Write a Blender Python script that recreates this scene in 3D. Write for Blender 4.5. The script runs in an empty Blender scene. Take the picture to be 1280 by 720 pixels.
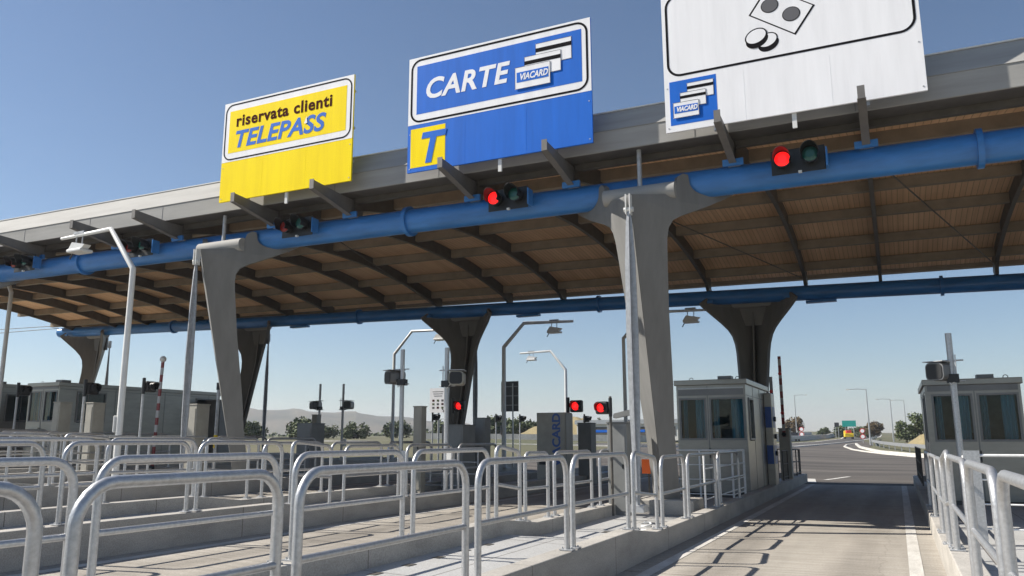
import bpy, bmesh, math, random
from mathutils import Vector, Matrix
from mathutils.geometry import tessellate_polygon
C = bpy.context; D = bpy.data
SC = C.scene; COL = SC.collection
R = math.radians
rnd = random.Random(7)

# ------------------------------------------------------------------ camera
def setup_camera():
    F, HZ, VPX, ROLL, H = 1000., 550., 1121., .003, 1.6
    p = math.atan((HZ-360)/F); cp, sp = math.cos(p), math.sin(p)
    a = math.atan((VPX-640)/F*cp)
    f = Vector((-math.sin(a)*cp, math.cos(a)*cp, sp)); r0 = Vector((math.cos(a), math.sin(a), 0)); u0 = r0.cross(f)
    c, s = math.cos(ROLL), math.sin(ROLL)
    r = c*r0 - s*u0; u = s*r0 + c*u0
    cam = D.cameras.new('camera'); o = D.objects.new('camera', cam); COL.objects.link(o)
    m = Matrix((( r.x, u.x, -f.x, 0), (r.y, u.y, -f.y, 0), (r.z, u.z, -f.z, H), (0, 0, 0, 1)))
    o.matrix_world = m
    cam.lens = 28.125; cam.sensor_width = 36; cam.clip_start = .05; cam.clip_end = 9000
    SC.camera = o
setup_camera()
SC.cycles.max_bounces = 12; SC.cycles.diffuse_bounces = 7; SC.cycles.glossy_bounces = 4

# ------------------------------------------------------------------ light
SUN = Vector((-1.09, -.35, 1.0)).normalized()
w = D.worlds.new('World'); SC.world = w; w.use_nodes = True
nt = w.node_tree; nt.nodes.clear()
sky = nt.nodes.new('ShaderNodeTexSky'); sky.sky_type = 'NISHITA'; sky.sun_disc = False
sky.sun_elevation = math.asin(SUN.z); sky.sun_rotation = math.atan2(SUN.x, SUN.y)
sky.air_density = 1.0; sky.dust_density = .25; sky.ozone_density = 3.2
bg = nt.nodes.new('ShaderNodeBackground'); bg.inputs['Strength'].default_value = .066
out = nt.nodes.new('ShaderNodeOutputWorld')
nt.links.new(sky.outputs[0], bg.inputs[0]); nt.links.new(bg.outputs[0], out.inputs[0])
sl = D.lights.new('sun', 'SUN'); sl.energy = 5.0; sl.angle = R(.5); sl.color = (1, .94, .85)
so = D.objects.new('sun', sl); COL.objects.link(so); so.rotation_euler = SUN.to_track_quat('Z', 'Y').to_euler()
vs = SC.view_settings; vs.view_transform = 'Standard'; vs.look = 'None'; vs.exposure = 0.72; vs.gamma = 1; vs.use_curve_mapping = False

# ------------------------------------------------------------------ materials
def mat(name, col, rough=.7, metal=0, noise=0, nscale=3, bump=0, bscale=40, emit=0, spec=.5, stretch=None, cols=None):
    m = D.materials.new(name); m.use_nodes = True; t = m.node_tree; b = t.nodes['Principled BSDF']
    b.inputs['Base Color'].default_value = (*col, 1); b.inputs['Roughness'].default_value = rough
    b.inputs['Metallic'].default_value = metal; b.inputs['Specular IOR Level'].default_value = spec
    if emit:
        b.inputs['Emission Color'].default_value = (*col, 1); b.inputs['Emission Strength'].default_value = emit
    tc = t.nodes.new('ShaderNodeNewGeometry'); mp = t.nodes.new('ShaderNodeMapping')
    t.links.new(tc.outputs['Position'], mp.inputs[0])
    if stretch: mp.inputs['Scale'].default_value = stretch
    if noise:
        n = t.nodes.new('ShaderNodeTexNoise'); n.inputs['Scale'].default_value = nscale; n.inputs['Detail'].default_value = 7; n.inputs['Roughness'].default_value = .62
        t.links.new(mp.outputs[0], n.inputs[0])
        r = t.nodes.new('ShaderNodeValToRGB'); e = r.color_ramp.elements
        lo = tuple(c*(1-noise) for c in col); hi = tuple(min(1, c*(1+noise)) for c in col)
        if cols: lo, hi = cols
        e[0].position = .3; e[0].color = (*lo, 1); e[1].position = .7; e[1].color = (*hi, 1)
        t.links.new(n.outputs[0], r.inputs[0]); t.links.new(r.outputs[0], b.inputs['Base Color'])
        m['ramp'] = 1
    if bump:
        n2 = t.nodes.new('ShaderNodeTexNoise'); n2.inputs['Scale'].default_value = bscale; n2.inputs['Detail'].default_value = 4
        t.links.new(mp.outputs[0], n2.inputs[0])
        bp = t.nodes.new('ShaderNodeBump'); bp.inputs['Strength'].default_value = bump; bp.inputs['Distance'].default_value = .02
        t.links.new(n2.outputs[0], bp.inputs['Height']); t.links.new(bp.outputs[0], b.inputs['Normal'])
    return m

def layered(name, base, dark, scale1, stretch1, scale2, rough=.85, joint=None, mixf=.5, spots=0):
    """base colour, broad stretched stains, fine grain and optional joints along world axes"""
    m = D.materials.new(name); m.use_nodes = True; t = m.node_tree; b = t.nodes['Principled BSDF']; N = t.nodes.new; L = t.links.new
    b.inputs['Roughness'].default_value = rough
    g = N('ShaderNodeNewGeometry'); mp = N('ShaderNodeMapping'); mp.inputs['Scale'].default_value = stretch1; L(g.outputs['Position'], mp.inputs[0])
    n1 = N('ShaderNodeTexNoise'); n1.inputs['Scale'].default_value = scale1; n1.inputs['Detail'].default_value = 6; n1.inputs['Roughness'].default_value = .6; L(mp.outputs[0], n1.inputs[0])
    r1 = N('ShaderNodeValToRGB'); r1.color_ramp.elements[0].position = .38; r1.color_ramp.elements[1].position = .68
    r1.color_ramp.elements[0].color = (*base, 1); r1.color_ramp.elements[1].color = (*[base[i]*(1-mixf)+dark[i]*mixf for i in range(3)], 1)
    L(n1.outputs[0], r1.inputs[0])
    n2 = N('ShaderNodeTexNoise'); n2.inputs['Scale'].default_value = scale2; n2.inputs['Detail'].default_value = 3; L(g.outputs['Position'], n2.inputs[0])
    r2 = N('ShaderNodeValToRGB'); r2.color_ramp.elements[0].position = .3; r2.color_ramp.elements[1].position = .7
    r2.color_ramp.elements[0].color = (.78, .78, .78, 1); r2.color_ramp.elements[1].color = (1.12, 1.12, 1.12, 1); L(n2.outputs[0], r2.inputs[0])
    mx = N('ShaderNodeMix'); mx.data_type = 'RGBA'; mx.blend_type = 'MULTIPLY'; mx.inputs[0].default_value = 1
    L(r1.outputs[0], mx.inputs[6]); L(r2.outputs[0], mx.inputs[7]); last = mx.outputs[2]
    if joint:
        sp = N('ShaderNodeSeparateXYZ'); L(g.outputs['Position'], sp.inputs[0])
        for axis, period, off, wd in joint:
            a = N('ShaderNodeMath'); a.operation = 'ADD'; a.inputs[1].default_value = off; L(sp.outputs[axis], a.inputs[0])
            w_ = N('ShaderNodeMath'); w_.operation = 'PINGPONG'; w_.inputs[1].default_value = period/2; L(a.outputs[0], w_.inputs[0])
            c = N('ShaderNodeMath'); c.operation = 'LESS_THAN'; c.inputs[1].default_value = wd; L(w_.outputs[0], c.inputs[0])
            m2 = N('ShaderNodeMix'); m2.data_type = 'RGBA'; m2.blend_type = 'MULTIPLY'; L(c.outputs[0], m2.inputs[0])
            L(last, m2.inputs[6]); m2.inputs[7].default_value = (.35, .32, .3, 1); last = m2.outputs[2]
    L(last, b.inputs['Base Color'])
    bp = N('ShaderNodeBump'); bp.inputs['Strength'].default_value = .35; bp.inputs['Distance'].default_value = .01
    L(n2.outputs[0], bp.inputs['Height']); L(bp.outputs[0], b.inputs['Normal'])
    return m

M = {}
M['lane'] = layered('lane concrete', (.41, .378, .33), (.22, .2, .175), .55, (1.6, .22, 1), 45, .85, [(1, 6.0, 2.0, .012), (0, 5.8, 4.35, .015)], .75)
M['asphalt'] = layered('asphalt', (.058, .05, .043), (.135, .118, .10), .22, (.35, 1.6, 1), 60, .9, None, .9)
M['road'] = layered('far asphalt', (.07, .066, .062), (.1, .09, .08), .1, (1, .3, 1), 30, .9)
M['kerb'] = layered('kerb concrete', (.45, .425, .385), (.25, .235, .21), 1.2, (1, 1, 2.5), 60, .85, [(1, 2.5, .3, .006)], .6)
M['kerbwhite'] = mat('white kerb', (.5, .48, .44), .8, noise=.2, nscale=2)
M['paint'] = layered('road paint', (.62, .60, .56), (.42, .40, .36), 2.5, (2, .6, 1), 70, .7, None, .8)
M['soil'] = layered('dry grass ground', (.13, .115, .06), (.06, .075, .03), .03, (1, 1, 1), 3, .95, None, .9)
M['hill'] = layered('hillside', (.13, .11, .065), (.035, .05, .024), .012, (1, 1, 2), .12, .95, None, 1)
M['straw'] = layered('straw mound', (.26, .21, .11), (.15, .13, .06), .3, (1, 1, 1), 5, .95)
M['galv'] = mat('galvanised steel', (.48, .485, .49), .40, .68, noise=.16, nscale=34, bump=.10, bscale=70)
M['galvdull'] = mat('galvanised steel weathered', (.42, .43, .44), .5, .4, noise=.2, nscale=9)
M['white'] = mat('white painted metal', (.66, .66, .64), .4, noise=.05, nscale=5)
M['rail_white'] = mat('white rail paint', (.74, .74, .73), .4, noise=.08, nscale=20)
M['colpaint'] = mat('column paint', (.175, .173, .166), .5, noise=.12, nscale=1.3, bump=.12, bscale=5, stretch=(3.5, 3.5, .5))
M['fascia'] = mat('fascia metal', (.33, .325, .31), .75, .0, spec=.25, noise=.12, nscale=1.2, stretch=(.4, 1, 4))
M['dark'] = mat('dark steel', (.10, .092, .08), .55, .2, noise=.2, nscale=3)
M['bracket'] = mat('bracket steel', (.16, .15, .14), .55, .2, noise=.15, nscale=3)
M['tube'] = mat('blue tube paint', (.04, .18, .47), .33, 0, noise=.22, nscale=1.6, stretch=(.7, 3, 3), bump=.08, bscale=12)
M['purlin'] = mat('purlin', (.25, .205, .15), .7, noise=.2, nscale=2)
M['black'] = mat('black plastic', (.015, .016, .017), .45)
M['signal_green'] = mat('unlit green lens', (.02, .10, .085), .15)
M['signal_redoff'] = mat('unlit red lens', (.22, .015, .012), .2)
M['red'] = mat('lit red lens', (1, .012, .012), .3, emit=.8)
M['steel'] = mat('booth cladding', (.31, .30, .275), .33, .65, noise=.1, nscale=1.5, stretch=(1, 1, 4), bump=.03, bscale=3)
M['steeldark'] = mat('booth trim', (.2, .2, .2), .45, .6, noise=.1, nscale=2)
M['bollard'] = mat('beige cabinet paint', (.33, .315, .27), .6, noise=.12, nscale=3)
M['cabinet'] = mat('grey cabinet', (.2, .205, .2), .55, noise=.12, nscale=3)
M['bluepanel'] = mat('blue panel', (.03, .09, .32), .4, noise=.1, nscale=3)
M['curtain'] = mat('teal curtain', (.13, .30, .38), .85, noise=.35, nscale=3, stretch=(14, 1, .3))
M['interior'] = mat('booth interior', (.13, .17, .19), .8, noise=.4, nscale=2)
M['yellow'] = mat('sign yellow', (.97, .72, .0), .65, noise=.07, nscale=1.2, spec=.10, stretch=(4, 1, .35))
M['sblue'] = mat('sign blue', (.012, .135, .58), .6, noise=.10, nscale=1.2, spec=.15, stretch=(4, 1, .35))
M['swhite'] = mat('sign white', (.82, .82, .84), .6, noise=.06, nscale=1.2, spec=.2, stretch=(4, 1, .35))
M['sblack'] = mat('sign black', (.012, .011, .013), .85, spec=.05)
M['sbrown'] = mat('lettering brown', (.06, .010, .008), .85, spec=.05)
M['sgrey'] = mat('banknote grey', (.13, .13, .14), .8, spec=.1)
M['signback'] = mat('sign back', (.14, .145, .15), .55, .3, noise=.1, nscale=4)
M['redpaint'] = mat('red paint', (.55, .03, .03), .5)
M['orange'] = mat('orange', (.95, .16, .02), .5)
M['truckyellow'] = mat('yellow vehicle paint', (.85, .6, .02), .35)
M['teal'] = mat('green road sign', (.0, .28, .24), .5)
M['leaf'] = mat('leaves', (.05, .085, .025), .75, noise=.5, nscale=1.5, cols=((.03, .055, .016), (.11, .13, .045)))
M['leafred'] = mat('rusty leaves', (.11, .075, .03), .75, noise=.4, nscale=1.5)
M['bark'] = mat('bark', (.1, .075, .05), .9, noise=.3, nscale=6)
M['bwall'] = mat('white building wall', (.62, .61, .57), .7, noise=.06, nscale=.8)
M['tyre'] = mat('tyre', (.02, .02, .02), .8)

def glass_mat():
    m = D.materials.new('window glass'); m.use_nodes = True; t = m.node_tree; t.nodes.clear(); N = t.nodes.new; L = t.links.new
    o = N('ShaderNodeOutputMaterial'); mx = N('ShaderNodeMixShader'); tr = N('ShaderNodeBsdfTransparent'); gl = N('ShaderNodeBsdfGlossy'); fr = N('ShaderNodeFresnel')
    tr.inputs[0].default_value = (.62, .80, .84, 1); gl.inputs['Roughness'].default_value = .03; fr.inputs['IOR'].default_value = 1.5
    L(fr.outputs[0], mx.inputs[0]); L(tr.outputs[0], mx.inputs[1]); L(gl.outputs[0], mx.inputs[2]); L(mx.outputs[0], o.inputs[0]); return m
M['glass'] = glass_mat()

def soffit_mat():
    m = D.materials.new('timber soffit boards'); m.use_nodes = True; t = m.node_tree; b = t.nodes['Principled BSDF']; N = t.nodes.new; L = t.links.new
    b.inputs['Roughness'].default_value = .7
    g = N('ShaderNodeNewGeometry'); sp = N('ShaderNodeSeparateXYZ'); L(g.outputs['Position'], sp.inputs[0])
    # boards run along Y, 0.14 m wide: a colour per board plus grain
    mp = N('ShaderNodeMapping'); mp.inputs['Scale'].default_value = (7.1, .09, 0); L(g.outputs['Position'], mp.inputs[0])
    wn = N('ShaderNodeTexNoise'); wn.inputs['Scale'].default_value = 1; wn.inputs['Detail'].default_value = 2; L(mp.outputs[0], wn.inputs[0])
    mp2 = N('ShaderNodeMapping'); mp2.inputs['Scale'].default_value = (.35, .5, 1); L(g.outputs['Position'], mp2.inputs[0])
    n2 = N('ShaderNodeTexNoise'); n2.inputs['Scale'].default_value = 1; n2.inputs['Detail'].default_value = 4; L(mp2.outputs[0], n2.inputs[0])
    ad = N('ShaderNodeMath'); ad.operation = 'ADD'; L(wn.outputs[0], ad.inputs[0]); L(n2.outputs[0], ad.inputs[1])
    hf = N('ShaderNodeMath'); hf.operation = 'MULTIPLY'; hf.inputs[1].default_value = .5; L(ad.outputs[0], hf.inputs[0])
    r = N('ShaderNodeValToRGB'); e = r.color_ramp.elements; e[0].position = .35; e[1].position = .65
    e[0].color = (.64, .39, .21, 1); e[1].color = (.86, .57, .34, 1); L(hf.outputs[0], r.inputs[0])
    pp = N('ShaderNodeMath'); pp.operation = 'PINGPONG'; pp.inputs[1].default_value = .07; L(sp.outputs[0], pp.inputs[0])
    lt = N('ShaderNodeMath'); lt.operation = 'LESS_THAN'; lt.inputs[1].default_value = .008; L(pp.outputs[0], lt.inputs[0])
    mx = N('ShaderNodeMix'); mx.data_type = 'RGBA'; L(lt.outputs[0], mx.inputs[0]); L(r.outputs[0], mx.inputs[6]); mx.inputs[7].default_value = (.46, .28, .15, 1)
    L(mx.outputs[2], b.inputs['Base Color']); return m
M['soffit'] = soffit_mat()

def tracks(m):
    t = m.node_tree; N = t.nodes.new; L = t.links.new; b = t.nodes['Principled BSDF']; src = b.inputs['Base Color'].links[0].from_socket
    g = N('ShaderNodeNewGeometry'); sp = N('ShaderNodeSeparateXYZ'); L(g.outputs['Position'], sp.inputs[0])
    mp = N('ShaderNodeMapping'); mp.inputs['Scale'].default_value = (.8, .25, 1); L(g.outputs['Position'], mp.inputs[0])
    nz = N('ShaderNodeTexNoise'); nz.inputs['Scale'].default_value = 1.3; nz.inputs['Detail'].default_value = 5; L(mp.outputs[0], nz.inputs[0])
    a = N('ShaderNodeMath'); a.operation = 'ADD'; a.inputs[1].default_value = 1.4-.25; L(sp.outputs[0], a.inputs[0])
    a2 = N('ShaderNodeMath'); a2.operation = 'MULTIPLY_ADD'; a2.inputs[1].default_value = .5; L(nz.outputs[0], a2.inputs[0]); L(a.outputs[0], a2.inputs[2])
    p = N('ShaderNodeMath'); p.operation = 'PINGPONG'; p.inputs[1].default_value = 2.9; L(a2.outputs[0], p.inputs[0])
    d = N('ShaderNodeMath'); d.operation = 'DIVIDE'; d.inputs[1].default_value = 2.9; L(p.outputs[0], d.inputs[0])
    r = N('ShaderNodeValToRGB'); e = r.color_ramp.elements; e[0].position = 0; e[0].color = (.9, .9, .89, 1); e[1].position = .42; e[1].color = (1, 1, 1, 1)
    for q, c in ((.16, .96), (.25, .76), (.33, .80)):
        x = e.new(q); x.color = (c, c*.99, c*.98, 1)
    L(d.outputs[0], r.inputs[0])
    mx = N('ShaderNodeMix'); mx.data_type = 'RGBA'; mx.blend_type = 'MULTIPLY'; mx.inputs[0].default_value = 1
    L(src, mx.inputs[6]); L(r.outputs[0], mx.inputs[7])
    mb_ = N('ShaderNodeMapping'); mb_.inputs['Scale'].default_value = (.45, 5.5, 1); L(g.outputs['Position'], mb_.inputs[0])
    nb = N('ShaderNodeTexNoise'); nb.inputs['Scale'].default_value = 2.2; nb.inputs['Detail'].default_value = 6; L(mb_.outputs[0], nb.inputs[0])
    rb = N('ShaderNodeValToRGB'); rb.color_ramp.elements[0].position = .35; rb.color_ramp.elements[1].position = .65
    rb.color_ramp.elements[0].color = (.86, .85, .83, 1); rb.color_ramp.elements[1].color = (1.08, 1.08, 1.08, 1); L(nb.outputs[0], rb.inputs[0])
    mz = N('ShaderNodeMix'); mz.data_type = 'RGBA'; mz.blend_type = 'MULTIPLY'; mz.inputs[0].default_value = 1; L(mx.outputs[2], mz.inputs[6]); L(rb.outputs[0], mz.inputs[7]); mx = mz
    v = N('ShaderNodeTexVoronoi'); v.feature = 'DISTANCE_TO_EDGE'; v.inputs['Scale'].default_value = .35; 
    mp2 = N('ShaderNodeMapping'); mp2.inputs['Scale'].default_value = (1, .6, 1); L(g.outputs['Position'], mp2.inputs[0]); 
    n3 = N('ShaderNodeTexNoise'); n3.inputs['Scale'].default_value = 2.5; n3.inputs['Detail'].default_value = 5; L(g.outputs['Position'], n3.inputs[0])
    ad = N('ShaderNodeMixRGB'); ad.inputs[0].default_value = .25; L(mp2.outputs[0], ad.inputs[1]); L(n3.outputs['Color'], ad.inputs[2]); L(ad.outputs[0], v.inputs['Vector'])
    lt = N('ShaderNodeMath'); lt.operation = 'LESS_THAN'; lt.inputs[1].default_value = .0022; L(v.outputs['Distance'], lt.inputs[0])
    m2 = N('ShaderNodeMix'); m2.data_type = 'RGBA'; m2.blend_type = 'MULTIPLY'; L(lt.outputs[0], m2.inputs[0]); L(mx.outputs[2], m2.inputs[6]); m2.inputs[7].default_value = (.86, .85, .84, 1)
    L(m2.outputs[2], b.inputs['Base Color'])
tracks(M['lane'])
def plate_mat():
    m = layered('island floor plates', (.50, .50, .49), (.34, .335, .32), .8, (1, .6, 1), 55, .6, [(1, 1.5, .4, .01), (0, 1.05, .1, .008)], .5)
    t = m.node_tree; b = t.nodes['Principled BSDF']; b.inputs['Metallic'].default_value = .15; return m
M['plate'] = plate_mat()

def candy_mat():
    m = D.materials.new('red and white bands'); m.use_nodes = True; t = m.node_tree; b = t.nodes['Principled BSDF']; N = t.nodes.new; L = t.links.new
    g = N('ShaderNodeNewGeometry'); sp = N('ShaderNodeSeparateXYZ'); L(g.outputs['Position'], sp.inputs[0])
    pp = N('ShaderNodeMath'); pp.operation = 'PINGPONG'; pp.inputs[1].default_value = .22; L(sp.outputs[2], pp.inputs[0])
    lt = N('ShaderNodeMath'); lt.operation = 'LESS_THAN'; lt.inputs[1].default_value = .11; L(pp.outputs[0], lt.inputs[0])
    mx = N('ShaderNodeMix'); mx.data_type = 'RGBA'; L(lt.outputs[0], mx.inputs[0]); mx.inputs[6].default_value = (.42, .41, .40, 1); mx.inputs[7].default_value = (.22, .035, .035, 1)
    L(mx.outputs[2], b.inputs['Base Color']); b.inputs['Roughness'].default_value = .5; return m
M['candy'] = candy_mat()

# ------------------------------------------------------------------ mesh helpers
class MB:
    def __init__(s): s.v = []; s.f = []; s.smooth = []
    def add(s, vs, fs, sm=False):
        n = len(s.v); s.v += [tuple(v) for v in vs]; s.f += [tuple(i+n for i in f) for f in fs]; s.smooth += [sm]*len(fs); return s
    def box(s, x0, x1, y0, y1, z0, z1):
        v = [(x, y, z) for z in (z0, z1) for y in (y0, y1) for x in (x0, x1)]
        return s.add(v, [(0, 2, 3, 1), (4, 5, 7, 6), (0, 1, 5, 4), (2, 6, 7, 3), (0, 4, 6, 2), (1, 3, 7, 5)])
    def prism(s, poly, vec):
        """poly: list of 3D points; extruded by vec"""
        n = len(poly); a = [Vector(p) for p in poly]; b = [p+Vector(vec) for p in a]
        return s.add(a+b, [tuple(range(n))[::-1], tuple(range(n, 2*n))]+[(i, (i+1) % n, (i+1) % n+n, i+n) for i in range(n)])
    def tube(s, pts, r, seg=10, cap=True):
        pts = [Vector(p) for p in pts]; n = len(pts); rr = r if isinstance(r, (list, tuple)) else [r]*n
        rings = []; prev = None
        for i, p in enumerate(pts):
            d = (pts[min(i+1, n-1)]-pts[max(i-1, 0)]).normalized()
            if prev is None:
                a = Vector((0, 0, 1)) if abs(d.z) < .9 else Vector((1, 0, 0)); a = (a-d*a.dot(d)).normalized()
            else: a = (prev-d*prev.dot(d)).normalized()
            prev = a; b = d.cross(a)
            k = 1
            if 0 < i < n-1:
                d1 = (p-pts[i-1]).normalized(); c = max(.5, d1.dot(d)); k = 1
            rings.append([p+(a*math.cos(2*math.pi*j/seg)+b*math.sin(2*math.pi*j/seg))*rr[i]*k for j in range(seg)])
        vs = [v for r_ in rings for v in r_]; fs = []
        for i in range(n-1):
            for j in range(seg): fs.append((i*seg+j, i*seg+(j+1) % seg, (i+1)*seg+(j+1) % seg, (i+1)*seg+j))
        s.add(vs, fs, True)
        if cap:
            s.add(rings[0], [tuple(range(seg))[::-1]]); s.add(rings[-1], [tuple(range(seg))])
        return s
    def build(s, name, m, parent=None, bevel=0):
        me = D.meshes.new(name); me.from_pydata(s.v, [], s.f); me.update()
        me.polygons.foreach_set('use_smooth', s.smooth)
        me.materials.append(M[m] if isinstance(m, str) else m)
        o = D.objects.new(name, me); COL.objects.link(o)
        bm = bmesh.new(); bm.from_mesh(me); bmesh.ops.recalc_face_normals(bm, faces=bm.faces)
        bm.to_mesh(me); bm.free()
        if parent: o.parent = parent
        if bevel:
            b = o.modifiers.new('bevel', 'BEVEL'); b.width = bevel; b.segments = 2; b.limit_method = 'ANGLE'; b.angle_limit = R(40)
        return o
def build2(s, name, m, parent):
    """like build, but keeps the given face direction (single panes of glass)"""
    me = D.meshes.new(name); me.from_pydata(s.v, [], s.f); me.update(); me.materials.append(M[m])
    o = D.objects.new(name, me); COL.objects.link(o); o.parent = parent; return o
MB.build2 = build2
def box(name, m, parent, *a, bevel=0): return MB().box(*a).build(name, m, parent, bevel)
def tag(o, label=None, cat=None, group=None, kind=None):
    if label: o['label'] = label
    if cat: o['category'] = cat
    if group: o['group'] = group
    if kind: o['kind'] = kind
    return o
def thing(name, label, cat, loc=(0, 0, 0), rz=0, group=None):
    o = D.objects.new(name, None); COL.objects.link(o); o.location = loc; o.rotation_euler = (0, 0, rz); o.empty_display_size = .1
    return tag(o, label, cat, group)
def copy_tree(root, label=None):
    def cp(o, par):
        c = o.copy(); COL.objects.link(c); c.parent = par
        for ch in kids.get(o.name, []): cp(ch, c)
        return c
    kids = {}
    for o in list(D.objects):
        if o.parent: kids.setdefault(o.parent.name, []).append(o)
    c = cp(root, None)
    if label: c['label'] = label
    return c
def lin(a, b, t): return a+(b-a)*t

# ------------------------------------------------------------------ ground
def GX(x): return .0275*min(max(-3.2-x, 0), 46.8)
def GY(y): return .010*min(max(y-50, 0), 550)
def G(x, y): return GX(x)+GY(y)
def sheet(name, m, x0, x1, y0, y1, dz, kind='structure'):
    xs = sorted(set([x0, x1]+[v for v in (-50, -3.2) if x0 < v < x1])); ys = sorted(set([y0, y1]+[v for v in (50, 600) if y0 < v < y1]))
    mb = MB(); n = len(xs); vs = [(x, y, G(x, y)+dz) for y in ys for x in xs]
    mb.add(vs, [(j*n+i, j*n+i+1, (j+1)*n+i+1, (j+1)*n+i) for j in range(len(ys)-1) for i in range(n-1)])
    return tag(mb.build(name, m), kind=kind)
def strip(mb, pts, wdt, dz):
    """flat ribbon following ground"""
    for i in range(len(pts)-1):
        a = Vector((*pts[i], 0)); b = Vector((*pts[i+1], 0)); d = (b-a).normalized(); n = Vector((-d.y, d.x, 0))*wdt/2
        q = [a-n, b-n, b+n, a+n]; mb.add([(p.x, p.y, G(p.x, p.y)+dz) for p in q], [(0, 1, 2, 3)])
    return mb
sheet('ground', 'soil', -2900, 2900, -300, 2900, -.02)
sheet('plaza_pavement', 'lane', -52, 40, -25, 31.5, 0)
ax = MB()
xs = [-52, -3.2, 40]
def poly_ground(mb, pts, dz): mb.add([(x, y, G(x, y)+dz) for x, y in pts], [tuple(range(len(pts)))])
poly_ground(ax, [(-52, 31.5), (-3.2, 31.5), (-3.2, 50), (-52, 50)], .001)
poly_ground(ax, [(-3.2, 31.5), (40, 31.5), (40, 50), (-3.2, 50)], .001)
poly_ground(ax, [(-52, 50), (-3.2, 50), (-3.2, 130), (-6, 170), (-8, 170), (-13, 100), (-52, 70)], .001)
poly_ground(ax, [(-3.2, 50), (40, 50), (40, 58), (12, 60), (3, 66), (.9, 71.4), (-2.5, 84), (-3.2, 87)], .001)
tag(ax.build('road', 'asphalt'), kind='structure')
# motorway bending away behind the plaza
hw = MB()
left = [(-60, 84), (-30, 92), (-15, 112), (-12, 140), (-11, 190), (-14, 260), (-22, 380)]
right = [(-60, 74), (-26, 80), (-11.5, 100), (-9.2, 125), (-6.5, 165), (-4.5, 260), (-6, 380)]
n = len(left); hw.add([(x, y, G(x, y)+.02) for x, y in left]+[(x, y, G(x, y)+.02) for x, y in right], [(i, i+1, n+i+1, n+i) for i in range(n-1)])
l2 = [(-60, 130), (-30, 150), (-22, 190), (-24, 300)]; r2 = [(-60, 100), (-24, 118), (-17, 180), (-19, 300)]
hw.add([(x, y, G(x, y)+.02) for x, y in l2]+[(x, y, G(x, y)+.02) for x, y in r2], [(i, i+1, 5+i, 4+i) for i in range(3)])
tag(hw.build('motorway', 'road'), kind='structure')
# painted lines
pm = MB()
LC = [-1.4, -7.22, -13.1, -18.8, -24.6, -30.4]           # lane centres
IC = [1.65, -4.25, -10.2, -15.95, -21.7, -27.5, -33.3]   # island centres (first is right of the near lane)
IH = [1.25, 1.05, 1.05, 1.05, 1.05, 1.05, 1.05]
for k in range(6):
    xl = IC[k+1]+IH[k+1]; xr = IC[k]-IH[k]
    for x0 in (xr-.40, xl+.24):
        pm.add([(x0, -10, G(x0, 0)+.005), (x0+.16, -10, G(x0+.16, 0)+.005), (x0+.16, 31.4, G(x0+.16, 0)+.005), (x0, 31.4, G(x0, 0)+.005)], [(0, 1, 2, 3)])
strip(pm, [(-3.0, 32.5), (-3.3, 35.5)], .3, .01); strip(pm, [(-2.7, 34.8), (-2.0, 38.2)], .2, .01)
strip(pm, left, .35, .035); strip(pm, right, .45, .035); strip(pm, l2, .35, .035); strip(pm, r2, .35, .035)
tag(pm.build('road_marking', 'paint'), kind='structure')

# ------------------------------------------------------------------ islands
YA, YB = 10.5, 11.6
def itop(k, y, x=None):
    g = GX(IC[k] if x is None else x); a, b = .44+g, .31+g
    return a if y <= YA else b if y >= YB else lin(a, b, (y-YA)/(YB-YA))
inames = ['island right of open lane', 'island left of open lane', 'second island left', 'third island left', 'fourth island left', 'fifth island left', 'sixth island left']
for k in range(7):
    c, hwid = IC[k], IH[k]; g = GX(c); kw = .24
    t = thing('traffic_island', 'raised concrete toll '+inames[k]+' with plated floor', 'traffic island', (0, 0, 0), 0, 'traffic islands between the toll lanes')
    for sx in (-1, 1):
        xo = c+sx*hwid; xi = c+sx*(hwid-kw)
        a, b = min(xo, xi), max(xo, xi)
        ys = [-9, YA, YB, 33]; mb = MB(); vs = []
        for y in ys:
            z = itop(k, y, xo); zb = g-.35
            vs += [(a, y, zb), (a, y, z), (b, y, z), (b, y, zb)]
        fs = [(i*4+j, (i+1)*4+j, (i+1)*4+(j+1) % 4, i*4+(j+1) % 4) for i in range(3) for j in range(4)]+[(0, 1, 2, 3), (12, 15, 14, 13)]
        mb.add(vs, fs); mb.build('kerb', 'kerb', t, .012)
    mb = MB(); vs = []
    for y in [-9, YA, YB, 32.9]:
        vs += [(c-hwid+kw-.01, y, itop(k, y, c-hwid)-.2), (c+hwid-kw+.01, y, itop(k, y, c+hwid)-.2)]
    mb.add(vs, [(0, 1, 3, 2), (2, 3, 5, 4), (4, 5, 7, 6)]); mb.build('floor_plates', 'plate', t)
    # small drain slots and cover rims cast in the floor
    if k in (0, 1, 2):
        for j in range(11):
            y = 3.2+j*.62
            box('drain_slot', 'dark', t, c-hwid+.42, c-hwid+.52, y, y+.16, itop(k, y, c-hwid+.5)-.199, itop(k, y, c-hwid+.5)-.19)
        box('drain_cover', 'dark', t, c-.15, c+.12, 12.6, 12.8, itop(k, 13)-.199, itop(k, 13)-.19)
    box('end_kerb', 'kerb', t, c-hwid+kw+.004, c+hwid-kw-.004, 32.7, 32.996, g-.3, itop(k, 33)-.004)

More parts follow.
